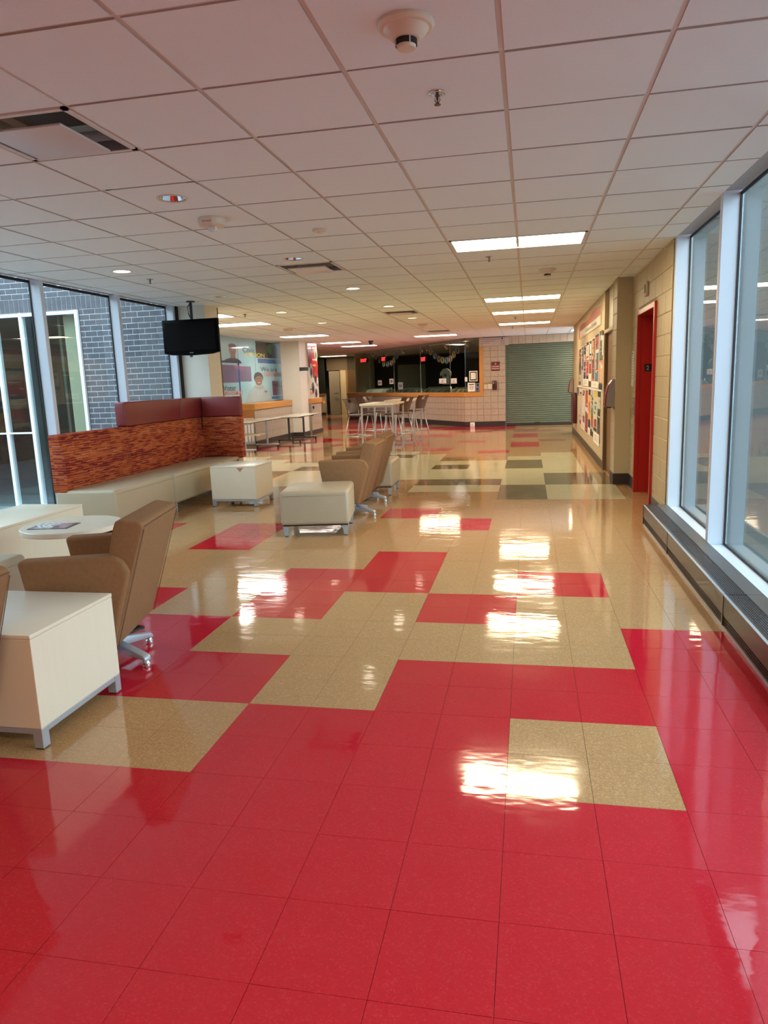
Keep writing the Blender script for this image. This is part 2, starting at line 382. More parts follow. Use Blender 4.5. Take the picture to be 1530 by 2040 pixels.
def ct_mesh(hole):
    h = TS/2-.0105; b = MB()
    if not hole:
        b.box(-h, h, -h, h, 0, .02)
        b.bm.normal_update()
        for f in b.bm.faces: f.material_index = 0 if abs(f.normal.z) > .5 else 1
        return b.mesh('ceiling_tile', [CEIL, CEDGE], False)
    n = 32; r = .088; oc = []
    for k in range(n):
        a = 2*PI*(k+.5)/n; c, s_ = math.cos(a), math.sin(a); m_ = h/max(abs(c), abs(s_)); oc.append((c*m_, s_*m_))
    for k in range(n):
        a0 = 2*PI*(k+.5)/n; a1 = 2*PI*(k+1.5)/n; A, B = oc[k], oc[(k+1) % n]
        b.poly([(A[0], A[1], 0), (r*math.cos(a0), r*math.sin(a0), 0), (r*math.cos(a1), r*math.sin(a1), 0), (B[0], B[1], 0)])
        b.poly([(A[0], A[1], 0), (B[0], B[1], 0), (B[0], B[1], .02), (A[0], A[1], .02)], 1)
    for q in ((1, 1), (-1, 1), (-1, -1), (1, -1)):                       # corners
        kk = [p for p in oc if p[0]*q[0] > 0 and p[1]*q[1] > 0]
        c1 = max(kk, key=lambda p: abs(p[0])*10-abs(p[1])*0 if abs(abs(p[0])-h) < 1e-6 else -1); 
        e = [p for p in kk if abs(abs(p[0])-h) < 1e-6]; f = [p for p in kk if abs(abs(p[1])-h) < 1e-6]
        p1 = max(e, key=lambda p: abs(p[1])); p2 = max(f, key=lambda p: abs(p[0]))
        if p1 != p2: b.poly([(p1[0], p1[1], 0), (p2[0], p2[1], 0), (q[0]*h, q[1]*h, 0)])
    return b.mesh('ceiling_tile_with_hole', [CEIL, CEDGE], False)
CT, CTH = ct_mesh(0), ct_mesh(1)
cells = []
for i in range(-24, 6):
    for j in range(-8, 53):
        x, y = cell_of(i+.5, j+.5)
        if (i, j) in skip: continue
        lo = -5.65 if y < 7.9 else (-7.6 if y < 18 else -99); hi = (.79 if y < 7.8 else .6) if y < 17 else 99
        x0, x1 = max(x-TS/2+.0105, lo), min(x+TS/2-.0105, hi)
        if x1-x0 < .03: continue
        p = proj(((x0+x1)/2, y, CH)); big = 0
        if p and -90 < p[0] < 1600 and p[1] > -60: big = (x1-x0)/p[2]**3
        cells.append((big+(9 if (i, j) in HOLE else 0), i, j, x, y, x0, x1))
cells.sort(key=lambda c: -c[0]); rest = MB()
for k, (big, i, j, x, y, x0, x1) in enumerate(cells):
    dz = random.uniform(-.001, .001)
    if k < 300 and big > 0:
        if x1-x0 < TS-.025:
            b = MB(); b.box(x0-x, x1-x, -TS/2+.0105, TS/2-.0105, 0, .02); b.bm.normal_update()
            for f in b.bm.faces: f.material_index = 0 if abs(f.normal.z) > .5 else 1
            me = b.mesh('ceiling_tile_cut', [CEIL, CEDGE], False)
        else: me = CTH if (i, j) in HOLE else CT
        o = link('ceiling_tile', me, ceil); o.location = (x, y, CH+dz)
        o.rotation_euler = (random.uniform(-1, 1)*.001, random.uniform(-1, 1)*.001, 0)
    else: rest.box(x0, x1, y-TS/2+.0105, y+TS/2-.0105, CH+dz, CH+.02)
rest.build('ceiling_tile_field', CEIL, ceil, False, kind='stuff', label='far white ceiling tiles')
for i in range(-24, 7):                                                    # main runners along the hall
    x, _ = cell_of(i, 0); y0, y1 = (-4, 33) if -5.65 < x < .79 else ((7.9, 33) if -7.7 < x < 0 else (17, 33))
    MB().box(x-.0125, x+.0125, y0, y1, CH+.006, CH+.03).build('grid_runner', GRID, ceil, False)
tees = MB()
for j in range(-11, 53):
    _, y = cell_of(0, j); x0 = -5.8 if y < 7.9 else (-7.7 if y < 18 else -15); x1 = .8 if y < 17 else 3
    tees.box(x0, x1, y-.012, y+.012, CH+.007, CH+.03)
tees.build('cross_tee', GRID, ceil, False, kind='stuff', label='cross tees between ceiling tiles')

# lights in the ceiling ------------------------------------------------------
def troffer(i, j, w, label):
    x0, y0 = cell_of(i, j); x1, y1 = cell_of(i+2, j+1)
    t = thing('ceiling_light', label, 'ceiling light', ((x0+x1)/2, (y0+y1)/2, CH), group='fluorescent troffers in the ceiling')
    a, b = TS, TS/2; g = .014
    fr = MB()
    for X0, X1, Y0, Y1 in ((-a+g, a-g, -b+g, -b+g+.022), (-a+g, a-g, b-g-.022, b-g), (-a+g, -a+g+.022, -b+g, b-g), (a-g-.022, a-g, -b+g, b-g)): fr.box(X0, X1, Y0, Y1, -.004, .05)
    fr.build('frame', GRID, t)
    MB().box(-a+g+.022, a-g-.022, -b+g+.022, b-g-.022, .012, .016).build('diffuser', TWARM if w else TCOOL, t, False)
    MB().box(-a+g, a-g, -b+g, b-g, .05, .12).build('housing', WHITE, t, False)
    del t['group']
TL = {(-1, 6): 'large lit ceiling light nearest the camera, above the red and tan floor', (-1, 14): 'first of the close row of three ceiling lights before the green shutter', (-1, 18): 'middle one of the close row of three ceiling lights before the green shutter',
      (-1, 23): 'last of the close row of three ceiling lights, nearest the green shutter', (-5, 28): 'ceiling light just in front of the dark shop window', (-10, 14): 'ceiling light partly hidden behind the television pillar',
      (-10, 17): 'white ceiling light right of the television, before the mural', (-10, 24): 'ceiling light above the folding tables and the white column', (-10, 30): 'nearer of the two ceiling lights left of the shop window',
      (-10, 34): 'farther of the two ceiling lights left of the shop window', (-15, 47): 'small distant ceiling light before the dark hallway door', (2, 29): 'sliver of ceiling light past the bulletin wall corner', (-1, -6): 'ceiling light behind the camera'}
for (i, j), w in TROF.items(): troffer(i, j, w, TL[(i, j)])
DL = {(-4, 2): 'unlit recessed downlight with shiny reflector nearest the camera', (-4, 6): 'unlit recessed downlight beside the middle ceiling vent', (-7, 6): 'lit round downlight above the striped booth', (-4, 10): 'lit round downlight second beyond the middle vent',
      (-7, 10): 'round downlight just behind the television mount', (-4, 14): 'lit round downlight before the third ceiling vent', (-7, 14): 'lit round downlight above right of the television', (-4, 18): 'lit downlight between the third and fourth vents', (-7, 18): 'far left lit downlight before the mural room lights'}
for (i, j) in HOLE:
    x, y = cell_of(i+.5, j+.5); t = thing('downlight', DL[(i, j)], 'downlight', (x, y, CH))
    MB().lathe([(.087, 0), (.097, -.001), (.098, -.004), (.094, -.006), (.085, -.003), (.085, .012)], 32, cap=False).build('trim_ring', PLASTW, t)
    rf = MB(); n = 20
    for k in range(n):                                                     # faceted reflector cone, open below
        a0, a1 = 2*PI*k/n, 2*PI*(k+1)/n
        rf.poly([(.085*math.cos(a0), .085*math.sin(a0), .004), (.085*math.cos(a1), .085*math.sin(a1), .004), (.05*math.cos(a1), .05*math.sin(a1), .10), (.05*math.cos(a0), .05*math.sin(a0), .10)])
    rf.poly([(.05*math.cos(2*PI*k/n), .05*math.sin(2*PI*k/n), .10) for k in range(n)]); rf.build('reflector', REFL, t, False)
    on = (i, j) not in OFFL and (i, j) != (-7, 10)
    MB().lathe([(.001, .0), (.035, .004), (.04, .03), (.03, .055)] if not on else [(.001, .008), (.082, .008), (.082, .013), (.001, .013)], 24, (0, 0, .03 if not on else 0)).build('lamp', DLON if on else PLASTW, t)
def vent(i, j, label):
    x, y = cell_of(i+.5, j+.5); t = thing('ceiling_vent', label, 'vent', (x, y, CH)); h = TS/2-.0105
    fr = MB()
    for X0, X1, Y0, Y1 in ((-h, h, -h, -h+.025), (-h, h, h-.025, h), (-h, -h+.025, -h, h), (h-.025, h, -h, h)): fr.box(X0, X1, Y0, Y1, -.003, .03)
    fr.build('frame', GRID, t)
    bk = MB(); r0_, r1_ = h-.025, h-.16                                    # coved throat rising to a dark duct
    prof = [(r0_, 0), (r0_-.012, .045), (r0_-.05, .085), (r0_-.09, .10)]
    for (a, za), (b, zb) in zip(prof, prof[1:]):
        for q in range(4):
            c, s_ = [(1, 0), (0, 1), (-1, 0), (0, -1)][q]
            R_ = lambda px_, py_, z: (px_*c-py_*s_, px_*s_+py_*c, z)
            bk.poly([R_(a, -a, za), R_(a, a, za), R_(b, b, zb), R_(b, -b, zb)])
    bk.build('throat', mat('vent_steel', (.26, .265, .27), .42, metal=.8), t, True)
    MB().box(-h+.03, h-.03, -h+.03, h-.03, .10, .104).build('duct', BLK, t, False)
    MB().box(-h+.095, h-.095, -h+.095, h-.095, -.030, -.018, r=.005).build('plaque', mat('vent_plaque', (.60, .56, .545), .35), t)
for (i, j), l in zip(VENT, ['square ceiling diffuser at the left edge nearest the camera', 'square ceiling diffuser beside an unlit downlight', 'third ceiling diffuser along the hall', 'farthest ceiling diffuser before the shop window']): vent(i, j, l)
def smoke(x, y, label, kind=0):
    t = thing('smoke_detector', label, 'smoke detector', (x, y, CH))
    if kind == 0:
        MB().lathe([(.095, 0), (.098, -.012), (.09, -.020), (.078, -.022), (.072, -.030), (.05, -.052), (.043, -.054)], 40).build('base', PLASTW, t)
        MB().lathe([(.038, -.054), (.038, -.072)], 24).build('sensor_chamber', DARK, t)
        c = MB(); c.lathe([(.036, -.060), (.038, -.0615), (.036, -.063)], 24); c.lathe([(.032, -.070), (.034, -.0715), (.031, -.082), (.012, -.084)], 24)
        for k in range(4): a = PI/2*k+.5; c.box(.034, .038, -.002, .002, -.074, -.05, T=Matrix.Rotation(a, 4, 'Z'))
        c.build('sensor_cap', PLASTW, t)
    elif kind == 1:
        MB().lathe([(.10, 0), (.102, -.02), (.092, -.05), (.07, -.054), (.03, -.054)], 36).build('base', PLASTW, t)
        MB().box(-.03, .03, -.02, .02, -.085, -.05, r=.008).build('strobe_lens', mat('clear_lens', (.75, .76, .76), .12), t)
        MB().box(-.035, .035, -.099, -.094, -.034, -.030).build('red_mark', mat('red_mark_paint', (.6, .04, .03), .5), t)
    else:
        MB().lathe([(.055, 0), (.056, -.012), (.05, -.018), (.02, -.02)], 28).build('base', PLASTW, t)
        MB().lathe([(.02, -.018), (.017, -.03), (.004, -.032)], 16).build('sensor_cap', PLASTW, t)
smoke(-.94, .30, 'large cream smoke detector at the top of the picture'); smoke(-2.77, 2.75, 'round white strobe detector behind the unlit downlight', 1); smoke(-2.15, 3.38, 'tiny flat ceiling sensor before the middle vent', 2)
smoke(-.32, 6.41, 'cream smoke detector beyond the nearest ceiling light'); smoke(-5.65, 12.9, 'white detector between the mural room ceiling lights', 1); smoke(-2.79, 13.5, 'detector between the third and fourth ceiling diffusers', 1)
def sprinkler(x, y, label):
    t = thing('sprinkler', label, 'sprinkler', (x, y, CH))
    MB().lathe([(.024, .004), (.036, .003), (.038, -.004), (.032, -.006), (.026, 0)], 28, cap=False).build('escutcheon', CHROME, t)
    MB().lathe([(.025, .001), (.001, .001)], 20).build('cup', DARK, t)
    b = MB(); b.cyl((0, 0, 0), (0, 0, -.03), .007, .005, 10); b.tube([(.008, 0, -.012), (.011, 0, -.03), (.003, 0, -.044)], .0022, 6); b.tube([(-.008, 0, -.012), (-.011, 0, -.03), (-.003, 0, -.044)], .0022, 6); b.cyl((0, 0, -.03), (0, 0, -.046), .003, n=8)
    b.build('head', mat('sprinkler_bronze', (.12, .07, .05), .35, metal=.7), t); MB().lathe([(.003, -.045), (.014, -.047), (.014, -.05), (.003, -.051)], 14).build('deflector', mat('sprinkler_bronze', (0, 0, 0)), t)
for x, y, l in [(-.91, .93, 'chrome ringed sprinkler head nearest the camera'), (-4.61, 5.17, 'sprinkler head beside the lit downlight over the booth'), (-.92, 5.25, 'sprinkler head just beyond the nearest ceiling light'), (-5.22, 9.4, 'sprinkler head right of the television'),
                (-.8, 13.0, 'sprinkler head between the last two lights of the row'), (-.92, 15.8, 'sprinkler head close to the green shutter')]: sprinkler(x, y, l)
t = thing('dome_camera', 'small black dome security camera above the shop window lights', 'camera', (-5.12, 18.9, CH))
MB().lathe([(.075, 0), (.075, -.04), (.06, -.045)], 24).build('base', BLK, t); MB().lathe([(.058, -.045), (.05, -.085), (.025, -.108), (.002, -.112)], 24).build('dome', mat('smoked_dome', (.01, .01, .01), .08), t)

# ================================================================ RIGHT WINDOW WALL
wR = struct('window_1')
mull = MB(); mull.box(.79, .925, 0, .06, .0, CH+.02, r=.004, seg=1); MUL = mull.mesh('mullion', ALUM)
ys = [4.88, 3.27, 1.66, .05, -1.1]
for y in ys: link('mullion', MUL, wR).location = (0, y, 0)
for a, b in zip(ys, ys[1:]):
    lo, hi = b+.06, a
    MB().box(.918, .926, lo, hi, .17, CH).build('glass_pane', GLASS, wR, False)
    g = MB(); g.box(.905, .917, hi-.012, hi, .19, CH); g.box(.905, .917, lo, lo+.012, .19, CH); g.box(.905, .917, lo, hi, .175, .19); g.box(.905, .917, lo, hi, CH-.02, CH)
    g.build('gasket', GASK, wR, False)
    MB().box(.79, .93, lo, hi, .10, .178, r=.003, seg=1).build('sill', ALUM, wR)
    MB().box(.79, .93, lo, hi, CH+.012, CH+.06).build('head', mat('head_grey_metal', (.36, .37, .38), .45), wR)
MB().box(.83, .96, -1.1, 4.9, -.2, .10).build('kerb', CONC, wR, False)
MB().box(.79, .93, 4.94, 4.955, 0, CH).build('jamb_gap', GASK, wR, False)
x_ = struct('wall_right_near'); MB().box(.79, 1.0, -4.1, -1.08, 0, CH+.1).build('plaster', PLAST, x_, False)
x_ = struct('wall_exterior'); MB().box(.96, 6, 5.02, 5.3, -.3, 4.2).build('concrete_face', CONC, x_, False)
x_ = struct('ground_exterior'); MB().box(.93, 30, -25, 5.02, -.4, -.22).build('pavement', CONC, x_, False)
# ---- heater
t = thing('baseboard_heater', 'long low dark metal heater with mesh grilles under the right windows', 'heater', (0, 0, 0))
secs = [(4.86, 3.62), (3.62, 1.9), (1.9, .18), (.18, -1.1)]
for b, a in secs:
    c = MB(); c.box(.568, .574, a+.002, b-.002, .085, .198); c.box(.568, .600, a+.002, b-.002, .196, .2); c.box(.695, .79, a+.002, b-.002, .196, .2)
    c.build('cover_panel', [HEAT], t, False)
    MB().box(.5665, .583, a+.003, b-.003, .1985, .2015).build('cover_lip', HEATL, t, False)
    MB().box(.695, .79, a+.002, b-.002, .2, .2012).build('top_plate', HEATT, t, False)
    g = MB()
    for k in range(8): xx = .606+k*.0125; g.box(xx-.0016, xx+.0016, a+.01, b-.01, .195, .1985)
    n = int((b-a)/.022)
    for k in range(n+1): yy = a+.012+k*(b-a-.024)/n; g.box(.602, .694, yy-.0022, yy+.0022, .195, .1982)
    g.build('top_grille', HEATT, t, False)
    g = MB(); n = int((b-a)/.02)
    for k in range(4): zz = .03+k*.016; g.box(.572, .575, a+.005, b-.005, zz-.0022, zz+.0022)
    for k in range(n+1): yy = a+.008+k*(b-a-.016)/n; g.box(.572, .575, yy-.002, yy+.002, .022, .085)
    g.build('lower_grille', HEAT, t, False)
    MB().box(.58, .69, a+.005, b-.005, .02, .175).build('fin_core', DARK, t, False)
    MB().box(.5655, .572, b-.02, b-.002, .02, .2).build('joint_cover', HEAT, t, False)
MB().box(.566, .79, 4.86, 4.885, .0, .2).build('end_cap', HEAT, t, False); MB().box(.57, .60, -1.1, 4.86, 0, .02).build('kick_rail', HEATL, t, False)

# ================================================================ RIGHT BLOCK WALL, ELEVATOR
w = struct('wall_right')
MB().box(.7845, .95, 4.955, 5.74, 0, CH+.1).build('backing', MORT, w, False); MB().box(.7845, 1.2, 6.97, 7.75, 0, CH+.1).build('backing', MORT, w, False); MB().box(.7845, .95, 5.74, 6.97, 2.16, CH+.1).build('backing', MORT, w, False)
BL, BH = .406, .2032
def block(x0, x1, y0, y1, z0, z1, par):
    MB().box(x0, x1, y0+.003, y1-.003, z0+.003, z1-.003, r=.003, seg=1).build('block', BLOCK, par)
for k in range(14):
    z0, z1 = k*BH, min((k+1)*BH, CH+.02); off = (k % 2)*BL/2
    y = 4.96-off-.1
    while y < 7.6:
        a, b = max(y, 4.957), min(y+BL, 7.585); y += BL
        if b-a < .02: continue
        spans = [(a, b)]
        if z0 < 2.14:                                            # leave the elevator opening
            spans = [(p, q) for p, q in ((a, min(b, 5.74)), (max(a, 6.98), b)) if q-p > .02]
        for p, q in spans: block(.78, .80, p, q, z0, z1, w)
p = struct('trim_1'); p['kind'] = 'structure'                   # block pilaster by the elevator
MB().box(.60, .79, 7.60, 7.97, 0, CH+.02).build('pilaster_core', MORT, p, False)
MB().box(.592, .79, 7.585, 7.6, 0, CH+.02).build('pilaster_face', PLAST, p, False)
for k in range(14): block(.588, .60, 7.587, 7.965, k*BH, min((k+1)*BH, CH+.02), p)
b_ = struct('baseboard_right')
for a in ((.578, .589, 7.575, 7.97), (.578, .78, 7.572, 7.585), (.768, .78, 6.99, 7.585), (.768, .78, 4.96, 5.72)): MB().box(a[0], a[1], a[2], a[3], 0, .15, r=.003, seg=1).build('cove_base', COVE, b_)
MB().box(.588, .6, 9.18, 17.0, 0, .13, r=.003, seg=1).build('cove_base', COVE, b_)
e = struct('door_1')                                            # elevator entrance: red jambs around a recessed door
MB().box(.80, 1.08, 6.93, 6.97, 0, 2.18).build('far_jamb', ELEV, e, False); MB().box(.80, 1.08, 5.74, 5.78, 0, 2.18).build('near_jamb', ELEV, e, False); MB().box(.80, 1.08, 5.78, 6.93, 2.14, 2.18).build('head_jamb', ELEV, e, False)
for y0, y1, z0, z1 in ((5.725, 5.785, 0, 2.2), (6.925, 6.985, 0, 2.2), (5.785, 6.925, 2.14, 2.2)): MB().box(.752, .80, y0, y1, z0, z1, r=.004, seg=1).build('casing', ELEV, e)
for y0, y1 in ((5.78, 6.353), (6.357, 6.93)): MB().box(1.02, 1.04, y0, y1, 0, 2.14).build('door_panel', mat('elevator_door_red', (.26, .012, .012), .28), e, False)
t = thing('floor_number_plate', 'small black plate with raised figure 2 on the red elevator jamb', 'sign', M=frame((.89, 6.929, 1.525), (1, 0, 0)))
MB().box(-.042, .042, -.045, .045, 0, .004, r=.002, seg=1).build('plate', BLK, t); TEXT('2', mat('pale_figure', (.30, .31, .31), .5), t, -.02, -.028, .03, .055, .005, .02, 'figure')
t = thing('call_button_plate', 'narrow steel elevator call plate between the pilaster and red jamb', 'elevator button', M=RW(7.2, 1.06, .779))
MB().box(-.06, .06, -.11, .11, 0, .012, r=.004, seg=1).build('plate', mat('brushed_steel', (.36, .34, .33), .35, metal=.7), t)
for dz in (.035, -.035): MB().cyl((0, dz, .012), (0, dz, .018), .017, n=16).build('button', CHROME, t)
t = thing('notice_sheet', 'tall narrow paper notice on the block wall left of the elevator', 'notice', M=RW(7.44, 1.52, .779))
card(t, 'sheet', PAPER, -.09, .09, -.22, .22, 0, .003)
for k in range(9): card(t, 'text_line', mat('grey_print', (.35, .33, .3), .7), -.07, .05+.02*(k % 2), .16-k*.035, .168-k*.035, .003, .0036)
card(t, 'heading', BLACKP, -.06, .03, .185, .2, .003, .0036)
t = thing('wall_sensor_box', 'small beige sensor box high on the wall above the elevator', 'sensor', M=RW(6.38, 2.39, .779))
MB().box(-.06, .06, -.08, .08, 0, .03, r=.008).build('box', PLAST, t); MB().box(-.014, .014, -.045, .045, .03, .034).build('slot', DARK, t, False)

# ================================================================ RIGHT WALL WITH DOOR, BULLETIN BOARDS
w = struct('wall_right_far')
MB().box(.6, .86, 9.16, 17.0, 0, CH+.1).build('plaster', PLAST, w, False); MB().box(.64, .86, 7.97, 9.16, 2.66, CH+.1).build('plaster', PLAST, w, False)
MB().box(.86, 3.4, 16.7, 17.0, 0, CH+.1).build('plaster', PLAST, w, False)
MB().box(.597, .61, 16.97, 17.02, 0, CH).build('corner_guard', mat('brown_corner', (.36, .24, .12), .5), w, False)
d = struct('door_2')
TANF = mat('tan_door_frame', (.46, .36, .21), .45)
MB().box(.585, .70, 7.97, 8.03, 0, CH, r=.004, seg=1).build('door_frame', TANF, d); MB().box(.59, .70, 9.09, 9.17, 0, 2.06, r=.004, seg=1).build('door_frame', mat('brown_door_frame', (.17, .095, .045), .5), d); MB().box(.585, .70, 9.10, 9.17, 2.06, CH).build('door_frame', TANF, d)
MB().box(.585, .70, 8.03, 9.10, 2.06, 2.11, r=.004, seg=1).build('transom_bar', TANF, d)
MB().box(.645, .66, 8.03, 9.10, 2.11, CH).build('transom_panel', mat('pale_transom', (.60, .58, .47), .35), d, False)
MB().box(.64, .685, 8.035, 9.095, .01, 2.06).build('door_leaf', DOORW, d, False)
MB().tube([(.64, 8.13, 1.0), (.59, 8.13, 1.0), (.59, 8.25, 1.0)], .009).build('door_handle', CHROME, d)
def dispenser(y, z, label):
    t = thing('wall_dispenser', label, 'dispenser', M=RW(y, z, .588))
    prof = [(0, -.17), (.10, -.17), (.115, -.15), (.105, .0), (.075, .12), (.03, .19), (0, .2)]
    T = Matrix(((0, 0, 1, 0), (0, 1, 0, 0), (1, 0, 0, 0), (0, 0, 0, 1)))
    MB().prism([(a*.92, b*.97) for a, b in prof], -.125, .125, 'z', T=T).build('side_shell', mat('dispenser_grey', (.28, .26, .26), .4), t)
    MB().prism(prof, -.118, .118, 'z', r=.012, T=T @ Matrix.Scale(1.08, 4, (1, 0, 0))).build('red_cover', mat('dispenser_red', (.26, .012, .02), .2), t)
    MB().box(-.06, .06, -.185, -.165, .03, .09).build('nozzle', BLK, t, False)
dispenser(7.78, 1.2, 'red and grey rounded dispenser on the pilaster beside the brown door'); dispenser(16.9, 1.19, 'red rounded dispenser at the far end of the bulletin wall')
# posters: (y_near, y_far, z0, z1, base colour, [(fx0, fx1, fy0, fy1, colour)...], label)
def poster(y0, y1, z0, z1, base, blocks, label):
    wd, ht = y1-y0, z1-z0; t = thing('poster', label, 'poster', M=RW((y0+y1)/2, z0, .5995))
    card(t, 'sheet', PAPER, -wd/2, wd/2, 0, ht, 0, .0025); card(t, 'picture_field', cmat(*base), -wd/2+.03, wd/2-.03, .012, ht-.012, .0025, .003); rn = random.Random(int(y0*100)+int(z0*50))
    for q in range(9):
        yy = ht*rn.uniform(.05, .93); xa = rn.uniform(-.4, .1)*wd; card(t, 'print_line', cmat(*rn.choice([wh, lt, dk, gy, pe, br])), xa, min(xa+wd*rn.uniform(.15, .5), wd*.44), yy, yy+ht*rn.choice((.012, .012, .03, .05)), .0062, .0066)
    for k, (a, b, c, d_, col) in enumerate(blocks): card(t, 'printed_block', cmat(*col), -wd/2+a*wd, -wd/2+b*wd, c*ht, d_*ht, .003, .0035+.0004*k)
    return t
gy = (.045, .045, .045); dk = (.02, .02, .025); wh = (.72, .70, .64); br = (.22, .09, .05); rd = (.48, .03, .025); pu = (.10, .06, .22); tl = (.08, .17, .19); bl = (.08, .20, .32); og = (.62, .17, .05); pe = (.66, .36, .20); ol = (.10, .11, .075); ye = (.62, .46, .06); gr = (.10, .24, .13); lt = (.52, .50, .46)
TOP = [(9.37, 10.03, 1.22, 2.14, ol, [(.05, .95, 0, .1, dk), (.1, .95, .1, .28, br), (.12, .95, .24, .5, og), (.2, .9, .12, .45, pe), (.3, .75, .84, .95, lt), (.1, .9, .93, 1, dk)], 'olive and orange poster nearest the door, top row of bulletin posters'),
 (10.07, 10.76, 1.30, 2.12, tl, [(.05, .95, .02, .24, bl), (.1, .9, .72, .95, (.52, .08, .09)), (.15, .9, .63, .7, wh), (.6, .9, .26, .35, rd), (.2, .4, .3, .62, lt), (.05, .95, .96, 1, dk)], 'teal poster with pink red heading, top row of bulletin posters'),
 (10.8, 11.44, 1.27, 2.10, br, [(.1, .6, .55, .78, pe), (.1, .9, .3, .52, (.30, .04, .03)), (.5, .95, .02, .5, (.16, .10, .09)), (.2, .6, .80, .95, pe), (.1, .9, .02, .14, og)], 'brown and peach poster, third from the door in the top row'),
 (11.48, 12.05, 1.22, 2.09, dk, [(.3, .8, .72, .92, wh), (.25, .8, .50, .68, lt), (.2, .9, .40, .48, rd), (.1, .9, .14, .3, wh), (.2, .8, .30, .4, br)], 'black poster with white panels in the middle of the top row'),
 (12.09, 12.74, 1.38, 2.08, rd, [(.05, .95, .62, .92, lt), (.2, .9, .52, .58, wh), (.05, .95, .92, 1, dk), (.1, .9, 0, .08, dk), (.2, .8, .46, .49, pe)], 'red poster with grey top in the middle of the top row'),
 (12.78, 13.42, 1.38, 2.06, pu, [(.1, .9, .74, .98, dk), (.1, .8, .5, .72, lt), (.1, .9, .30, .34, lt), (.1, .9, .2, .24, lt), (.1, .9, 0, .1, dk)], 'purple poster, top row of bulletin posters'),
 (13.46, 14.08, 1.24, 2.05, (.16, .14, .13), [(.05, .95, .02, .4, lt), (.1, .4, .5, .95, wh), (.5, .9, .55, .9, gy)], 'grey and white poster, second from the far end of the top row'),
 (14.12, 14.92, 1.22, 2.04, (.09, .075, .075), [(.1, .7, .62, .96, br), (.1, .9, .3, .44, (.16, .10, .10)), (.2, .9, .12, .3, lt), (.3, .9, .48, .6, gy)], 'dark brown poster at the far end of the top row')]
BOT = [(9.58, 10.19, .34, 1.2, (.07, .055, .05), [(.05, .95, .9, 1, dk), (.1, .85, .66, .88, lt), (.2, .8, .35, .6, dk), (.75, .95, .12, .6, br), (.1, .9, .02, .07, gy)], 'dark poster with grey panel nearest the door, bottom row'),
 (10.23, 10.85, .50, 1.2, (.55, .56, .40), [(.05, .95, .82, .97, ye), (.2, .9, .66, .72, gr), (.2, .8, .5, .62, (.10, .35, .30)), (.1, .9, .1, .3, br), (.2, .8, .13, .22, rd), (.02, .98, 0, .08, dk)], 'yellow and green poster, bottom row of bulletin posters'),
 (10.89, 11.48, .36, 1.19, (.42, .42, .36), [(.1, .9, .46, .66, gr), (.1, .9, .2, .46, (.36, .10, .05)), (.02, .98, 0, .14, dk), (.3, .8, .78, .84, gy), (.2, .7, .68, .75, gy)], 'grey poster with green and rust middle, bottom row'),
 (11.52, 12.06, .46, 1.18, og, [(.05, .95, .86, 1, dk), (.1, .9, .70, .86, ye), (.3, .95, .24, .4, ye), (.05, .95, .02, .22, dk)], 'orange and yellow poster, bottom row of bulletin posters'),
 (12.10, 12.81, .32, 1.17, (.30, .05, .06), [(.4, .95, .58, .96, (.50, .09, .03)), (.1, .9, .46, .6, wh), (.1, .9, .05, .4, (.24, .05, .07))], 'maroon poster with orange top, bottom row of bulletin posters'),
 (12.85, 13.73, .47, 1.17, (.58, .54, .50), [(.5, .8, .86, .97, rd), (.4, .9, .02, .22, (.25, .08, .08)), (.2, .7, .3, .8, wh)], 'pale poster with small red mark, bottom row of bulletin posters'),
 (13.77, 14.77, .36, 1.15, (.55, .50, .47), [(.3, .8, .68, .8, ye), (.3, .9, .03, .14, (.35, .04, .06)), (.1, .3, .1, .95, lt)], 'pale pink poster with yellow patch, far end of the bottom row')]
for a in TOP+BOT: poster(*a)
for y0, y1, z0, z1, l in [(12.12, 13.44, 1.24, 1.375, 'white caption sheet under the red and purple posters'), (10.1, 11.3, 1.24, 1.345, 'white caption sheet under the teal poster'), (12.85, 13.9, .33, .465, 'white caption sheet under the pale posters, bottom row'),
                          (9.75, 10.8, .30, .485, 'white caption sheet nearest the door under the bottom row'), (11.52, 12.06, .34, .455, 'white caption sheet under the orange and yellow poster')]:
    t = thing('caption_sheet', l, 'notice', M=RW((y0+y1)/2, z0, .594)); card(t, 'sheet', PAPER, -(y1-y0)/2, (y1-y0)/2, 0, z1-z0, 0, .003)
    for k in range(3): card(t, 'text_line', mat('grey_print', (.35, .33, .3)), -(y1-y0)*.35, (y1-y0)*.3, (z1-z0)*(.3+.2*k), (z1-z0)*(.36+.2*k), .003, .0036)
t = thing('poster_rail', 'pale strip rail between the two rows of bulletin posters', 'rail', M=RW(12.2, 1.205, .599)); card(t, 'strip', WHITE, -2.75, 2.75, -.012, .012, 0, .012)
t = thing('hanging_flyer', 'white flyer clipped beside the top poster nearest the door', 'notice', M=RW(9.27, 1.75, .585)); card(t, 'sheet', PAPER, -.07, .07, 0, .32, 0, .004); card(t, 'clip', mat('clip_bronze', (.2, .16, .1), .4), -.06, .06, .3, .36, -.004, .02)
t = thing('grey_wall_panel', 'small dark grey panel above the maroon holder', 'panel', M=RW(15.1, 1.02, .599)); card(t, 'panel', cmat(.12, .13, .12), -.28, .3, 0, .16, 0, .012)
t = thing('wall_holder', 'dark maroon box holder at the far end of the bulletin wall', 'holder', M=RW(15.7, .32, .599))
MB().box(-.38, .38, 0, .70, 0, .10, r=.02).build('body', mat('dark_maroon_plastic', (.075, .008, .02), .3), t); MB().box(-.3, .3, .70, .72, .0, .05).build('top_clip', BLK, t, False)
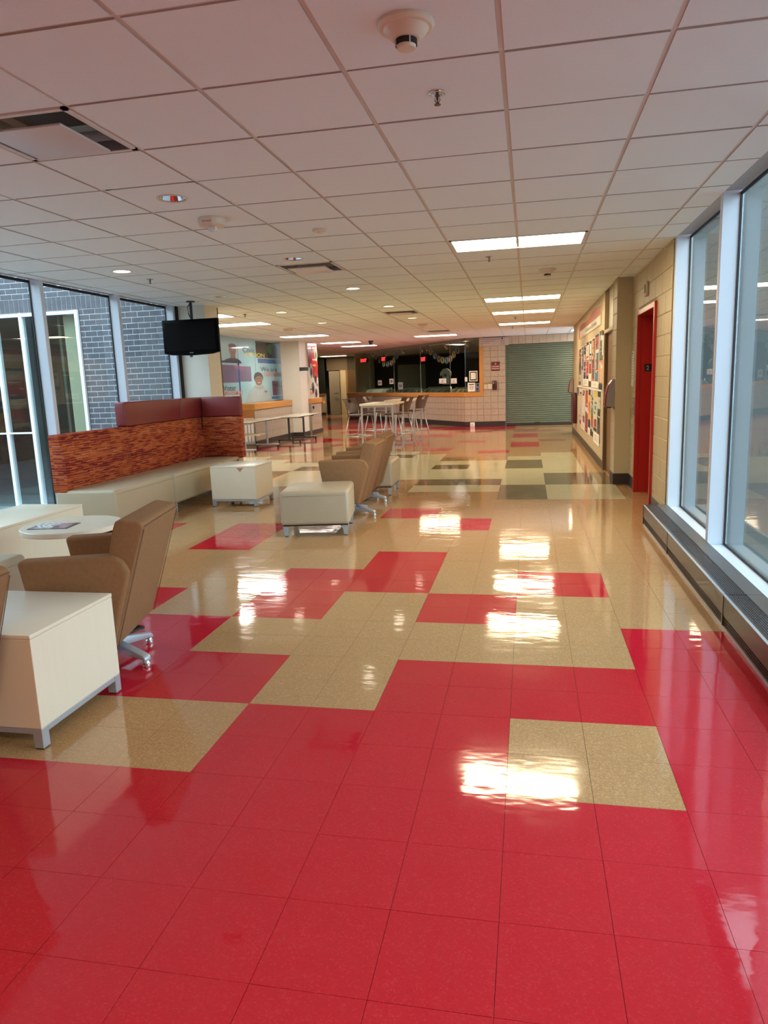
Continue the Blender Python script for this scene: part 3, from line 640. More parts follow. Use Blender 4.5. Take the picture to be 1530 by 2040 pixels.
# banner with a waving top edge
t = thing('bulletin_banner', 'red and white wavy topped banner sign above the bulletin posters', 'banner', M=RW(12.25, 2.24, .599))
W2 = 2.5
def wav(x): return .295+.028*math.sin((x+2.5)*2.1)+.012*x
def strip(y0f, y1f, d0, d1, m, nm, x0=-W2, x1=W2, n=40):
    xs = [x0+(x1-x0)*k/n for k in range(n+1)]
    MB().prism([(x, y0f(x)) for x in xs]+[(x, y1f(x)) for x in xs[::-1]], d0, d1, 'z').build(nm, m, t, False)
strip(lambda x: 0, lambda x: wav(x)+.01, 0, .012, mat('banner_pale_board', (.68, .62, .46), .5), 'board')
strip(lambda x: .155, lambda x: wav(x)-.005, .012, .016, mat('banner_red', (.40, .075, .04), .5), 'red_field', -W2+.06, W2-.06)
strip(lambda x: .01, lambda x: .155, .012, .016, mat('banner_red', (0, 0, 0)), 'red_end', -W2+.03, -W2+.35, 6)
strip(lambda x: .02, lambda x: .15, .0155, .017, mat('banner_white', (.72, .70, .60), .5), 'white_field', -W2+.36, W2-.08)
def scrawl(par, m, x0, x1, y0, h, d, n, r, seed, sway=.5):
    rn = random.Random(seed); b = MB(); w_ = (x1-x0)/n; pts = []
    for k in range(n):
        xa = x0+k*w_; t0 = rn.choice((.6, .6, 1)); pts += [(xa, y0+h*.55, d), (xa+w_*.2, y0, d), (xa+w_*.45, y0+h*t0, d), (xa+w_*.75, y0+h*rn.choice((0, .1)), d)]
    b.tube(pts, r, 5)
    for v in b.bm.verts: v.co.z = d+(v.co.z-d)*.15
    return b.build('lettering', m, par)
scrawl(t, mat('banner_peach', (.75, .42, .26), .5), -W2+.45, .95, .172, .11, .0175, 16, .008, 3); scrawl(t, mat('banner_green', (.16, .22, .16), .5), -.55, 1.85, .04, .10, .0178, 15, .007, 5, 0)
# ================================================================ FAR WALL, SHUTTER, SHOP WINDOW
w = struct('wall_far'); TR = .1925
MB().box(-2.0, -1.22, 19.91, 20.1, 0, CH+.1).build('backing', TGRT, w, False); MB().box(-2.46, -1.9, 19.91, 20.1, 0, .93).build('backing', TGRT, w, False); MB().box(-1.22, 3.4, 19.91, 20.1, 2.43, CH+.1).build('backing', TGRT, w, False)
MB().box(.80, 3.4, 19.91, 20.1, 0, 2.43).build('backing', TGRT, w, False)
def tilemesh(wd, ht): return MB().box(-wd/2+.003, wd/2-.003, -ht/2+.003, ht/2-.003, -.002, .010, r=.003, seg=1).mesh('wall_tile', TILE)
TMa = tilemesh(.22, TR); TMb = tilemesh(.193, TR); TMc = tilemesh(.2, .24); TMd = tilemesh(.2, TR)
def puttile(me, par, Mx): o = link('wall_tile', me, par); o.matrix_local = Mx @ Matrix.Rotation(random.uniform(-.004, .004), 4, 'X') @ Matrix.Rotation(random.uniform(-.004, .004), 4, 'Y')
for k in range(13):
    for c in range(3): puttile(TMa, w, FWL(-1.77+.22*c, .15+TR*(k+.5)))
for k in range(4):
    for c in range(3): puttile(TMb, w, FWL(-2.363+.193*c, .15+TR*(k+.5)))
for c in range(10): puttile(TMc, w, FWL(-1.12+.2*c, 2.55))
MB().box(-2.47, -1.22, 19.885, 19.905, 0, .15, r=.003, seg=1).build('cove_base', COVE, w)
A = Vector((-8.05, 27.4, 0)); B = Vector((-2.46, 19.9, 0)); DG = frame(B, B-A); LEN = (A-B).length
w2 = struct('wall_shop', DG)
MB().box(-LEN, 0, 0, .93, -.2, -.01).build('backing', TGRT, w2, False)
n = int(LEN/.2)
for c in range(n):
    for k in range(4): puttile(TMd, w2, Matrix.Translation((-.1-.2*c, .15+TR*(k+.5), 0)))
MB().box(-LEN, 0.01, 0, .15, -.01, .012).build('cove_base', COVE, w2, False)
w3 = struct('window_3', DG)
MB().box(-LEN, .02, .92, 1.05, -.12, .03, r=.004, seg=1).build('sill_rail', WOOD, w3)
for a, b in ((-.895, 0), (-2.865, -.9), (-4.915, -2.87), (-7.1, -4.92), (-LEN, -7.105)): MB().box(a, b, 1.05, CH, -.05, -.04).build('glass_pane', SGLASS, w3, False)
for a in (-.8975, -2.8675, -4.9175, -7.1025): MB().box(a-.004, a+.004, 1.05, CH, -.05, -.038).build('pane_joint', mat('joint_silicone', (.35, .36, .34), .4), w3, False)
w4 = struct('window_5')
MB().box(-2.47, -1.88, 19.87, 20.0, .92, 1.05, r=.004, seg=1).build('sill_rail', WOOD, w4); MB().box(-2.0, -1.88, 19.87, 20.0, 1.05, CH, r=.004, seg=1).build('side_rail', WOOD, w4)
MB().box(-2.46, -2.0, 19.94, 19.95, 1.05, CH).build('glass_pane', SGLASS, w4, False)
d = struct('door_3')                                            # rolling shutter
for k in range(38):
    z = .07+k*.062; MB().prism([(0, z), (-.012, z+.008), (-.016, z+.030), (-.010, z+.054), (0, z+.0605)], -1.21, .80, 'x', T=Matrix.Translation((0, 19.95, 0))).build('shutter_slat', SHUT, d, False)
MB().box(-1.21, .80, 19.925, 19.96, .012, .07).build('bottom_bar', mat('shutter_bar_black', (.03, .03, .03), .4), d, False)
for a in (-1.22, .78): MB().box(a, a+.03, 19.9, 19.96, 0, 2.43).build('guide_rail', SHUT, d, False)
MB().box(-.35, -.2, 19.915, 19.926, .075, .10).build('lift_handle', BLK, d, False)
MB().box(-1.2, .8, 19.97, 20.0, 0, 2.43).build('shutter_backing', DARK, d, False)
t = thing('directory_board', 'long pale directory sign board at the ceiling beside the shutter', 'sign', M=FWL(-1.55, 2.41, 19.86))
MB().box(-.44, .44, 0, .24, -.02, .012, r=.004, seg=1).build('board', mat('pale_taupe_board', (.46, .38, .34), .5), t)
for k in range(4): card(t, 'text_line', mat('brown_print', (.16, .11, .09), .6), -.41, .2-.17*k, .185-k*.05, .195-k*.05, .012, .0128)
for k in range(3):
    for a in (.20, .27): card(t, 'room_number', mat('brown_print', (0, 0, 0)), a, a+.04, .13-k*.045, .145-k*.045, .012, .0128)
card(t, 'arrow_square', mat('dark_maroon_print', (.06, .015, .015), .5), .22, .265, .175, .22, .012, .0128)
t = thing('wall_sign', 'square maroon wall sign with two pale text bands on the tile wall', 'sign', M=FWL(-1.51, 1.665, 19.885))
MB().box(-.125, .125, 0, .27, 0, .01, r=.003, seg=1).build('plate', mat('sign_maroon', (.13, .018, .018), .45), t); LT = mat('sign_pink', (.52, .32, .28), .5)
for z in (.05, .115): card(t, 'text_band', LT, -.11, .11, z, z+.035, .01, .011)
MB().prism([(-.025, .19), (.025, .19), (.015, .235), (-.015, .235)], .01, .011, 'z').build('symbol', LT, t, False)
t = thing('wall_phone', 'dark red box phone on the tile wall under the maroon sign', 'phone', M=FWL(-1.54, 1.10, 19.885))
MB().box(-.07, .07, 0, .28, 0, .09, r=.025).build('body', mat('phone_maroon', (.09, .012, .014), .25), t); MB().box(-.035, .035, .04, .21, .09, .12, r=.014).build('handset', BLK, t); MB().box(-.05, -.02, .19, .22, .088, .096).build('lamp', WHITE, t, False)
t = thing('switch_plate_sheet', 'two white notices beside the dark red wall phone', 'notice', M=FWL(-1.74, 1.13, 19.885)); card(t, 'sheet', PAPER, .0, .12, 0, .15); card(t, 'plate', PLASTW, -.12, -.01, .0, .14, 0, .006)
t = thing('round_sticker', 'small pink round sticker on the tile wall near the shutter', 'sticker', M=FWL(-1.31, 1.40, 19.885)); disc(t, 'disc', cmat(.62, .22, .19), 0, 0, .03, .04, 0, .003)
t = thing('floor_socket', 'small white electric outlet box on the floor before the far wall', 'outlet', (-2.22, 19.78, 0)); MB().box(-.07, .07, -.04, .04, 0, .14, r=.01).build('box', WHITE, t); MB().box(-.03, .03, -.042, -.039, .04, .10).build('socket', PLASTW, t, False)
# papers in the shop window --------------------------------------------------
def wpaper(d0, z0, d1, z1, label, kind='lines', base=PAPER, M0=None):
    t = thing('window_notice', label, 'notice', M=(M0 or DG) @ Matrix.Translation((-(d0+d1)/2, (z0+z1)/2, -.036))); wd, ht = abs(d0-d1)/2, abs(z1-z0)/2
    card(t, 'sheet', base, -wd, wd, -ht, ht, 0, .002)
    if kind == 'lines':
        for k in range(3): card(t, 'text_line', BLACKP, -wd*.6, wd*.6, ht*(-.3+.25*k), ht*(-.15+.25*k), .002, .0026)
    if kind == 'feather':
        MB().prism([(-wd*.3, -ht*.3), (-wd*.1, -ht*.3), (wd*.3, ht*.45), (wd*.05, ht*.35)], .002, .0026, 'z').build('feather_mark', BLACKP, t, False); card(t, 'text_line', BLACKP, -wd*.6, wd*.6, -ht*.6, -ht*.48, .002, .0026)
    if kind == 'two':
        for a in (-.5, .1): card(t, 'figure_block', BLACKP, wd*a, wd*(a+.4), -ht*.5, ht*.55, .002, .0026)
    if kind == 'frame':
        card(t, 'black_border', BLACKP, -wd*.82, wd*.82, -ht*.85, ht*.85, .002, .003); card(t, 'inner_sheet', PAPER, -wd*.6, wd*.6, -ht*.6, ht*.65, .003, .004)
    if kind == 'circle':
        disc(t, 'ring', cmat(.35, .16, .10), 0, -ht*.1, wd*.55, ht*.42, .002, .0026); disc(t, 'ring_centre', PAPER, 0, -ht*.1, wd*.4, ht*.30, .0026, .0032); card(t, 'text_line', BLACKP, -wd*.7, wd*.7, ht*.5, ht*.7, .002, .0026); card(t, 'cigarette', BLACKP, -wd*.3, wd*.3, -ht*.14, -ht*.05, .0032, .0038)
    if kind == 'eagle':
        MB().prism([(-wd*.7, ht*.75), (wd*.8, ht*.75), (wd*.2, ht*.1)], .002, .0026, 'z').build('dark_wedge', BLACKP, t, False); disc(t, 'blue_oval', cmat(.02, .03, .08), -wd*.1, -ht*.45, wd*.55, ht*.3, .002, .0026)
wpaper(6.34, 1.33, 5.99, 1.52, 'small white notice at the left of the shop window'); wpaper(5.31, 1.37, 4.98, 1.56, 'white notice with two dark figures in the shop window', 'two')
wpaper(4.61, 1.17, 4.22, 1.42, 'grey notice low beside the second pane joint of the shop window', 'lines', cmat(.30, .32, .30)); wpaper(1.6, 1.34, 1.15, 1.50, 'left one of two white feather notices in the shop window', 'feather'); wpaper(.86, 1.33, .5, 1.49, 'right one of two white feather notices in the shop window', 'feather')
FX = FWL(-2.46, 0, 19.94)
wpaper(-.015, 1.38, -.09, 1.51, 'small pale feather notice at the corner of the shop window', 'feather', PAPER, FX @ Matrix.Translation((0, 0, .04)))
wpaper(-.15, 1.38, -.40, 1.69, 'black bordered framed notice at the right of the shop window', 'frame', PAPER, FX @ Matrix.Translation((0, 0, .04))); wpaper(-.10, 1.07, -.325, 1.34, 'white no smoking notice at the bottom right of the shop window', 'circle', PAPER, FX @ Matrix.Translation((0, 0, .04)))
wpaper(-.335, 1.07, -.46, 1.32, 'blue sticker in the bottom right corner of the shop window', 'eagle', cmat(.16, .24, .45), FX @ Matrix.Translation((0, 0, .04)))
# shop interior -------------------------------------------------------------
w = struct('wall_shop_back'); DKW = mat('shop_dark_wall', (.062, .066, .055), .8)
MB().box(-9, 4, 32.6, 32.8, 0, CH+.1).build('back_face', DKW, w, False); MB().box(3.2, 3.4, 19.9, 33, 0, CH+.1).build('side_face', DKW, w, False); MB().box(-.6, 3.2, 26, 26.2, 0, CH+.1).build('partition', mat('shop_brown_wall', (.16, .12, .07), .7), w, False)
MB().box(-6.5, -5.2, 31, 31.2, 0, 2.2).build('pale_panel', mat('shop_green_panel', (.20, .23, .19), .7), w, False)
t = struct('trim_2'); MB().cyl((-7.46, 28.3, 0), (-7.46, 28.3, CH+.1), .42, n=32).build('round_column', mat('sage_column_paint', (.42, .42, .27), .6), t)
ORD = 'first second third fourth fifth sixth seventh eighth ninth tenth eleventh twelfth'.split()
def garment_rack(d, off, nn, cols, label, wd=1.4, z=1.12):
    M0 = DG @ Matrix.Translation((-d, 0, -off)); t = thing('garment_rack', label, 'clothes rack', M=M0)
    r = MB(); r.tube([(-wd/2, 0, 0), (-wd/2, z+.12, 0), (wd/2, z+.12, 0), (wd/2, 0, 0)], .014); r.build('rail', CHROME, t)
    f = MB(); f.box(-wd/2-.02, -wd/2+.02, 0, .03, -.25, .25); f.box(wd/2-.02, wd/2+.02, 0, .03, -.25, .25); f.build('foot', CHROME, t, False)
    for k in range(nn):
        x = -wd/2+.08+(wd-.16)*k/(nn-1); g = thing('hanging_shirt', label.split(' on ')[0].replace('rack of ', '').replace('shirts', 'shirt')+', '+ORD[k]+' from left, rail'+label.split(' a rail')[1].replace(' of the shop window', ' of shop').replace(' right of the middle shop pane', ' right of middle pane').replace(' near the corner of shop', ' by shop corner'), 'shirt', M=M0 @ Matrix.Translation((x, 0, 0)) @ Matrix.Rotation(PI/2+random.uniform(-.3, .3), 4, 'Y')); g['group'] = label
        MB().prism([(-.23, .45), (.23, .45), (.22, .92), (.36, .80), (.40, .90), (.2, z+.06), (.07, z+.09), (0, z+.07), (-.07, z+.09), (-.2, z+.06), (-.40, .90), (-.36, .80), (-.22, .92)], -.018, .018, 'z').build('shirt', cmat(*cols[k % len(cols)]), g, False)
        MB().tube([(0, z+.07, 0), (0, z+.13, 0)], .004, 5).build('hanger_hook', CHROME, g)
garment_rack(7.8, .85, 12, [(.55, .58, .46), (.62, .64, .54), (.48, .50, .42)], 'rack of pale white shirts on a rail in the left of the shop window', 2.0, 1.08)
garment_rack(5.2, .9, 9, [(.10, .12, .10), (.07, .09, .09), (.16, .17, .15)], 'rack of dark green grey shirts on a rail in the middle of the shop window', 1.6, 1.06)
garment_rack(3.1, .9, 10, [(.13, .17, .11), (.09, .12, .10), (.20, .12, .06)], 'rack of green and rust shirts on a rail right of the middle shop pane', 1.6, 1.08)
garment_rack(1.1, .8, 12, [(.42, .32, .15), (.34, .26, .13), (.22, .15, .08)], 'rack of tan shirts on a rail near the corner of the shop window', 1.5, 1.06)
t = thing('display_shirt', 'grey green t shirt with dark print hanging in the shop window', 'shirt', M=DG @ Matrix.Translation((-1.88, 1.30, -.45)))
MB().prism([(-.2, 0), (.2, 0), (.2, .34), (.33, .27), (.36, .38), (.17, .5), (.06, .52), (-.06, .52), (-.17, .5), (-.36, .38), (-.33, .27), (-.2, .34)], -.015, .015, 'z').build('shirt', cmat(.20, .23, .18), t, False); disc(t, 'print', BLACKP, 0, .3, .1, .05, .015, .018)
def garland(pts, cols, label):
    t = thing('paper_garland', label, 'garland', M=DG)
    MB().tube([(-d, z+.05, -.12) for d, z in pts], .004, 5).build('string', PAPER, t)
    for (d, z), c in zip(pts, cols):
        b = MB(); n = 18
        b.tube([(-d+.075*math.cos(2*PI*k/n), z+.085*math.sin(2*PI*k/n)-.04, -.12) for k in range(n+1)], .026, 6); b.build('paper_ring', cmat(*c), t)
YL, BU, PK, OR = (.62, .60, .20), (.20, .30, .36), (.50, .28, .26), (.50, .34, .12)
garland([(7.28, 2.52), (6.62, 2.44), (6.31, 2.31), (5.95, 2.16), (5.62, 2.14), (5.3, 2.17), (5.05, 2.26), (4.8, 2.40)], [(.45, .42, .36), (.42, .36, .28), BU, YL, BU, PK, YL, BU], 'hanging garland of coloured paper rings at the left of the shop window')
garland([(2.5, 2.55), (2.26, 2.42), (2.0, 2.28), (1.73, 2.17), (1.5, 2.12), (1.25, 2.10), (1.02, 2.14), (.8, 2.26), (.55, 2.38)], [(.45, .42, .36), OR, BU, PK, YL, BU, PK, OR, BU], 'hanging garland of coloured paper rings at the right of the shop window')
t = thing('track_light', 'white track of small spot heads on the ceiling inside the shop window', 'track light', M=DG)
MB().box(-8.6, -.4, CH-.05, CH-.02, -.62, -.58).build('track', WHITE, t, False)
for k, d in enumerate((8.1, 6.9, 5.4, 3.9, 2.2, .9)):
    MB().cyl((-d, CH-.05, -.6), (-d, CH-.10, -.6), .012, n=8).build('stem', WHITE, t); MB().cyl((-d, CH-.10, -.62), (-d, CH-.20, -.72), .035, .045, 14).build('spot_head', WHITE, t)
    lp = bpy.data.lights.new('spot_lamp', 'SPOT'); lp.energy = 60; lp.spot_size = 1.9; lp.spot_blend = .6; lp.color = (1, .92, .74); lp.shadow_soft_size = .04  # lamps added in the track heads to brighten the dark shop interior
    lo = bpy.data.objects.new('spot_lamp', lp); COL.objects.link(lo); lo.parent = t
    lo.matrix_local = Matrix.Translation((-d, CH-.215, -.735)) @ Matrix.Rotation(-.75, 4, 'X') @ Matrix.Rotation(-PI/2+.35, 4, 'X')
def exit_sign(M0, w_, h_, label, gl=EXITR):
    t = thing('exit_sign', label, 'exit sign', M=M0); MB().box(-w_/2, w_/2, -h_/2, h_/2, -.05, 0, r=.006, seg=1).build('case', BLK, t); MB().cyl((0, h_/2, -.025), (0, h_/2+.2, -.025), .01, n=8).build('stem', BLK, t)
    TEXT('EXIT', gl, t, -w_*.42, -h_*.36, w_*.84, h_*.72, .002, .03); return t
exit_sign(DG @ Matrix.Translation((-3.5, 2.19, -.5)), .36, .18, 'bright red exit sign in the right half of the shop window'); exit_sign(DG @ Matrix.Translation((-6.95, 2.34, -.6)), .40, .19, 'red exit reflection behind the left garland in the shop window, built as a sign'); exit_sign(DG @ Matrix.Translation((-9.1, 2.37, -.7)), .72, .18, 'red exit reflection, built as a sign, far left of the shop window by the column')  # the two left ones are reflections in the glass, built as glowing signs

# ================================================================ LEFT WINDOW, COURTYARD
wL = struct('window_2')
mull = MB(); mull.box(-5.775, -5.64, 0, .06, 0, CH+.02, r=.004, seg=1); ML = mull.mesh('mullion', ALUM)
ys = [7.66, 6.2, 4.7, 3.2, 1.7, .2, -1.1]
for y in ys: link('mullion', ML, wL).location = (0, y, 0)
for a, b in zip(ys, ys[1:]):
    lo, hi = b+.06, a
    MB().box(-5.775, -5.768, lo, hi, .12, CH).build('glass_pane', GLASS, wL, False)
    g = MB(); g.box(-5.767, -5.755, hi-.014, hi, .12, CH); g.box(-5.767, -5.755, lo, lo+.014, .12, CH); g.box(-5.767, -5.755, lo, hi, CH-.03, CH); g.build('gasket', GASK, wL, False)
    MB().box(-5.78, -5.64, lo, hi, 0, .12, r=.003, seg=1).build('sill', ALUM, wL); MB().box(-5.78, -5.64, lo, hi, CH+.012, CH+.06).build('head', MATS['head_grey_metal'], wL)
x_ = struct('wall_left_near'); MB().box(-5.85, -5.64, -4.1, -1.08, 0, CH+.1).build('plaster', PLAST, x_, False)
gd = struct('ground_courtyard'); MB().box(-24, -5.8, -25, 7.8, -.65, -.55).build('paving', PAVE, gd, False)
for k in range(3): MB().box(-12, -5.85, 7.3-k*1.1, 7.33-k*1.1, -.55, -.53).build('paving_line', CONC, gd, False)
bw = struct('wall_courtyard')                                   # dark brick wing across the courtyard
MB().box(-7.27, -5.79, 7.812, 8.0, -.5, 5).build('backing', BMORT, bw, False); MB().box(-14, -7.27, 7.812, 8.0, 2.73, 5).build('backing', BMORT, bw, False); MB().box(-14, -9.7, 7.812, 8.0, -.5, 2.73).build('backing', BMORT, bw, False)
BRK = [MB().box(-wd/2, wd/2, .003, .016, -.0345, .0345).mesh('brick', BRICK, False) for wd in (.187,)][0]
SOL = MB().box(-.036, .036, .003, .016, -.097, .097).mesh('soldier_brick', BRICK, False)
cand = []
for k in range(-6, 60):
    z = 2.73-.0415-.083*k if k >= 0 else None
    if z is None or z < -.4: continue
    for c in range(9):
        x = -5.9-.2*c+(.1 if k % 2 else 0)
        if x-.095 > -7.266: cand.append((abs(x+6.5)+abs(z-1.8)*.3, x, z))
for k in range(20):
    z = 2.93+.0415+.083*k
    for c in range(24):
        x = -5.9-.2*c+(.1 if k % 2 else 0); cand.append((.5 if z < 3.4 and x > -9.3 else 9, x, z))
n = 0; rest = MB()
for i in range(48):
    o = link('soldier_brick', SOL, bw); o.location = (-5.85-.083*i, 7.8, 2.83)
cand.sort()
for k, (s_, x, z) in enumerate(cand):
    if k < 252: o = link('brick', BRK, bw); o.location = (x, 7.8+random.uniform(-.002, .002), z)
    else: rest.box(x-.0935, x+.0935, 7.803, 7.816, z-.0345, z+.0345)
for k in range(40):
    z = 2.73-.0415-.083*k
    if z > -.4: rest.box(-7.264, -7.107 if k % 2 else -7.207, 7.803, 7.816, z-.0345, z+.0345)
rest.build('brick_field', BRICK, bw, False, kind='stuff')
MB().box(-7.32, -7.27, 7.80, 7.812, -.4, 2.73).build('brick_return', BRICK, bw, False)
w4 = struct('window_4')                                         # white framed storefront in the brick wing
for x in (-7.30, -8.27, -8.74, -9.68): MB().box(x-.025, x+.025, 7.76, 7.85, -.6, 2.72).build('window_frame', WFRAME, w4, False)
for z in (2.69, -.57, .87): 
    MB().box(-9.68, -7.30, 7.765, 7.845, z-.025, z+.025).build('window_frame', WFRAME, w4, False) if z != .87 else MB().box(-9.68, -8.27, 7.77, 7.84, z-.012, z+.012).build('window_frame', WFRAME, w4, False)
for a, b in ((-8.245, -7.325), (-8.715, -8.295), (-9.655, -8.765)): MB().box(a, b, 7.80, 7.806, -.55, 2.665).build('glass_pane', GLASS, w4, False)
w = struct('wall_courtyard_unseen'); WG = mat('unseen_wing_brick', (.12, .105, .10), .85, var=.2, vscale=6)  # unseen wings, added to keep open sky out of the storefront glass
MB().box(-16, -5.8, -10.3, -10, -.6, 5.2).build('brick_face', WG, w, False); MB().box(-16.3, -16, -10, 8, -.6, 5.2).build('brick_face', WG, w, False)
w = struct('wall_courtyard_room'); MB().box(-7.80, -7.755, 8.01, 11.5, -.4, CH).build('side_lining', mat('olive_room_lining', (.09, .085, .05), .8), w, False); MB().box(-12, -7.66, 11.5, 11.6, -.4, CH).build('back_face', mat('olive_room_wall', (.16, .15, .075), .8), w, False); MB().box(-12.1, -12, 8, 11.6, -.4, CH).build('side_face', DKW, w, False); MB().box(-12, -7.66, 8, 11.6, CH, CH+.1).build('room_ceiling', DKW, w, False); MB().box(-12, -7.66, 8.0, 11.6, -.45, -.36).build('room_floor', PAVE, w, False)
# wall behind the camera
w = struct('wall_back'); MB().box(-5.9, 1.0, -4.2, -4.05, 0, CH+.1).build('plaster', PLAST, w, False)

# ================================================================ LEFT PILLAR, MURAL WALL, LEDGE, COLUMN
w = struct('trim_3')
MB().box(-5.62, -5.2, 7.78, 8.25, 0, CH+.02).build('pillar', COLW, w, False); MB().box(-5.204, -5.196, 8.22, 8.252, 0, CH).build('corner_strip', mat('dark_corner_strip', (.10, .06, .03), .5), w, False)
MB().box(-5.64, -5.62, 7.72, 7.8, 0, CH).build('jamb_gap', GASK, w, False); MB().box(-5.63, -5.19, 7.77, 8.26, 0, .13).build('cove_base', COVE, w, False)
w = struct('wall_left_return'); MB().box(-7.7, -5.6, 8.02, 8.22, 0, CH+.1).build('plaster', PLAST, w, False)
w = struct('wall_left_far'); MB().box(-7.75, -7.61, 8.2, 17.95, 0, CH+.1).build('plaster', COLW, w, False)
MB().box(-7.61, -7.59, 12.4, 14.38, .70, 1.05).build('wood_band', WOOD, w, False)
MUR = cmat(.30, .52, .57, .25, .6)
t = thing('wall_mural', 'pale blue photo mural with lettering Civic and We are on the glass wall', 'mural', M=LW(0, 0, -7.605))
YB = mat('mural_navy', (.04, .07, .17), .25, coat=.6); MT = mat('mural_text', (.05, .08, .10), .4); PKT = mat('mural_pink', (.62, .18, .17), .4); PUR = cmat(.19, .16, .24, .25, .6); MMR = cmat(.17, .05, .09, .25, .6); NAVY = cmat(.06, .12, .32, .25, .6); MSK = cmat(.22, .12, .08, .3, .6); HAIR = cmat(.03, .03, .035, .3, .6); HOOD = cmat(.33, .42, .43, .3, .6)
for k, (a, b) in enumerate(((12.0, 13.45), (13.46, 14.72), (14.73, 15.86), (15.87, 17.05), (17.06, 17.95))): card(t, 'mural_panel', MUR, a, b-.008, 1.06, CH-.004, 0, .006)
def mc(nm, m, a, b, c, d_, l=0): return card(t, nm, m, a, b, c, d_, .006+.0006*l, .0066+.0006*l)
mc('dark_photo', cmat(.03, .035, .03, .25, .6), 15.95, 17.95, 2.22, 2.65, 1); disc(t, 'photo_foliage', cmat(.06, .13, .04, .3, .6), 17.2, 2.48, .42, .16, .0072, .0076); MB().prism([(17.1, 2.25), (17.75, 2.25), (17.6, 2.55), (17.4, 2.6), (17.2, 2.52)], .0076, .008, 'z').build('photo_figure', HAIR, t, False)
TEXT('ACTION', cmat(.55, .48, .10), t, 15.15, 2.23, 1.42, .11, .0086, .02)
mc('blue_strip', NAVY, 16.05, 17.95, 2.08, 2.2, 1); mc('purple_panel', PUR, 13.3, 14.72, 1.58, 2.0, 1); mc('purple_panel', PUR, 14.74, 15.52, 1.60, 1.98, 1); mc('blue_band', NAVY, 13.0, 14.75, 2.02, 2.10, 1); mc('light_band', cmat(.30, .48, .66, .25, .6), 13.0, 14.75, 2.0, 2.05, 2); mc('blue_bar', NAVY, 14.66, 14.75, 1.2, 2.1, 2)
mc('maroon_panel', MMR, 17.05, 17.94, 1.20, 1.60, 1); mc('blue_strip', NAVY, 16.95, 17.95, 1.10, 1.17, 1)
MB().prism([(17.1, 1.48), (17.5, 1.55), (17.85, 1.42), (17.5, 1.44)], .0074, .0078, 'z').build('line_drawing', HAIR, t, False)
# portrait top left and the hooded figure, flat print
disc(t, 'portrait_head', MSK, 14.4, 2.36, .23, .125, .0066, .0072); disc(t, 'portrait_hair', HAIR, 14.4, 2.455, .24, .06, .0072, .0076); card(t, 'portrait_neck', MSK, 14.25, 14.55, 2.15, 2.27, .0066, .007); MB().prism([(13.7, 2.05), (14.95, 2.05), (14.8, 2.13), (14.55, 2.17), (14.25, 2.17), (13.95, 2.13)], .0076, .008, 'z').build('portrait_shirt', HAIR, t, False)
for q in (-.09, .09): disc(t, 'portrait_eye', HAIR, 14.4+q, 2.375, .03, .012, .0072, .0076)
card(t, 'portrait_mouth', HAIR, 14.33, 14.47, 2.295, 2.303, .0072, .0076)
MB().prism([(15.05, 1.07), (16.95, 1.07), (16.85, 1.26), (16.65, 1.38), (16.4, 1.45), (16.3, 1.52), (15.75, 1.52), (15.65, 1.45), (15.4, 1.38), (15.2, 1.26)], .0072, .0078, 'z').build('figure_hoodie', HOOD, t, False)
MB().prism([(15.62, 1.50), (15.85, 1.40), (16.05, 1.37), (16.25, 1.40), (16.42, 1.50), (16.2, 1.46), (15.9, 1.46)], .0078, .0082, 'z').build('figure_hood', cmat(.25, .33, .34, .3, .6), t, False)
disc(t, 'figure_head', MSK, 16.02, 1.64, .27, .155, .0082, .0086); MB().prism([(15.70, 1.60), (15.68, 1.72), (15.78, 1.81), (16.0, 1.845), (16.24, 1.81), (16.35, 1.72), (16.34, 1.62), (16.27, 1.72), (16.05, 1.745), (15.82, 1.71)], .0086, .009, 'z').build('figure_hair', HAIR, t, False)
for q in (-.10, .11): disc(t, 'figure_eye', HAIR, 16.02+q, 1.665, .035, .012, .0086, .009)
MB().prism([(15.9, 1.575), (16.15, 1.575), (16.1, 1.555), (15.96, 1.555)], .0086, .009, 'z').build('figure_smile', cmat(.55, .48, .44), t, False)
for q in (-.05, .16): card(t, 'hood_string', cmat(.6, .64, .62), 16.0+q, 16.02+q, 1.22, 1.40, .0082, .0085)
card(t, 'chest_mark', HAIR, 16.40, 16.62, 1.31, 1.34, .0078, .0082); card(t, 'chest_mark', HAIR, 16.44, 16.58, 1.28, 1.295, .0078, .0082)
TEXT('Civic', MT, t, 15.03, 2.33, .85, .13, .0086, .012); TEXT('We are', MT, t, 16.2, 1.86, 1.3, .12, .0088, .012); TEXT('CHANGEMAKERS', PKT, t, 16.44, 1.72, 1.5, .12, .0088, .012); TEXT('Voter', MT, t, 13.68, 1.39, .78, .13, .0088, .012); TEXT('& EMPOWERMENT', PKT, t, 13.5, 1.28, 1.36, .10, .0088, .012)
w = struct('wall_left_low')                                    # low tiled wall with oak ledge
MB().box(-7.6, -7.16, 14.42, 17.32, 0, .9).build('backing', TGRT, w, False)
for c in range(15):
    for k in range(4): puttile(TMd, w, LW(14.53+.2*c, .13+.19*(k+.5), -7.16))
MB().box(-7.60, -7.17, 14.405, 14.42, .70, .90).build('oak_apron', mat('oak_apron_dark', (.40, .17, .04), .4), w, False)
MB().box(-7.155, -7.14, 14.4, 17.32, 0, .13).build('cove_base', COVE, w, False)
MB().box(-7.61, -7.13, 14.40, 17.31, .90, 1.05, r=.005, seg=1).build('oak_ledge', WOOD, w)
t = thing('daylight_slats', 'small white slats standing in for window daylight under the near oak ledge end', 'panel', M=FWL(-7.385, 0, 14.415))  # white paint stands in for window daylight below the ledge
for k in range(5): MB().box(-.205+k*.085, -.145+k*.085, .12, .68, 0, .03).build('daylight_slat', WHITE, t, False)
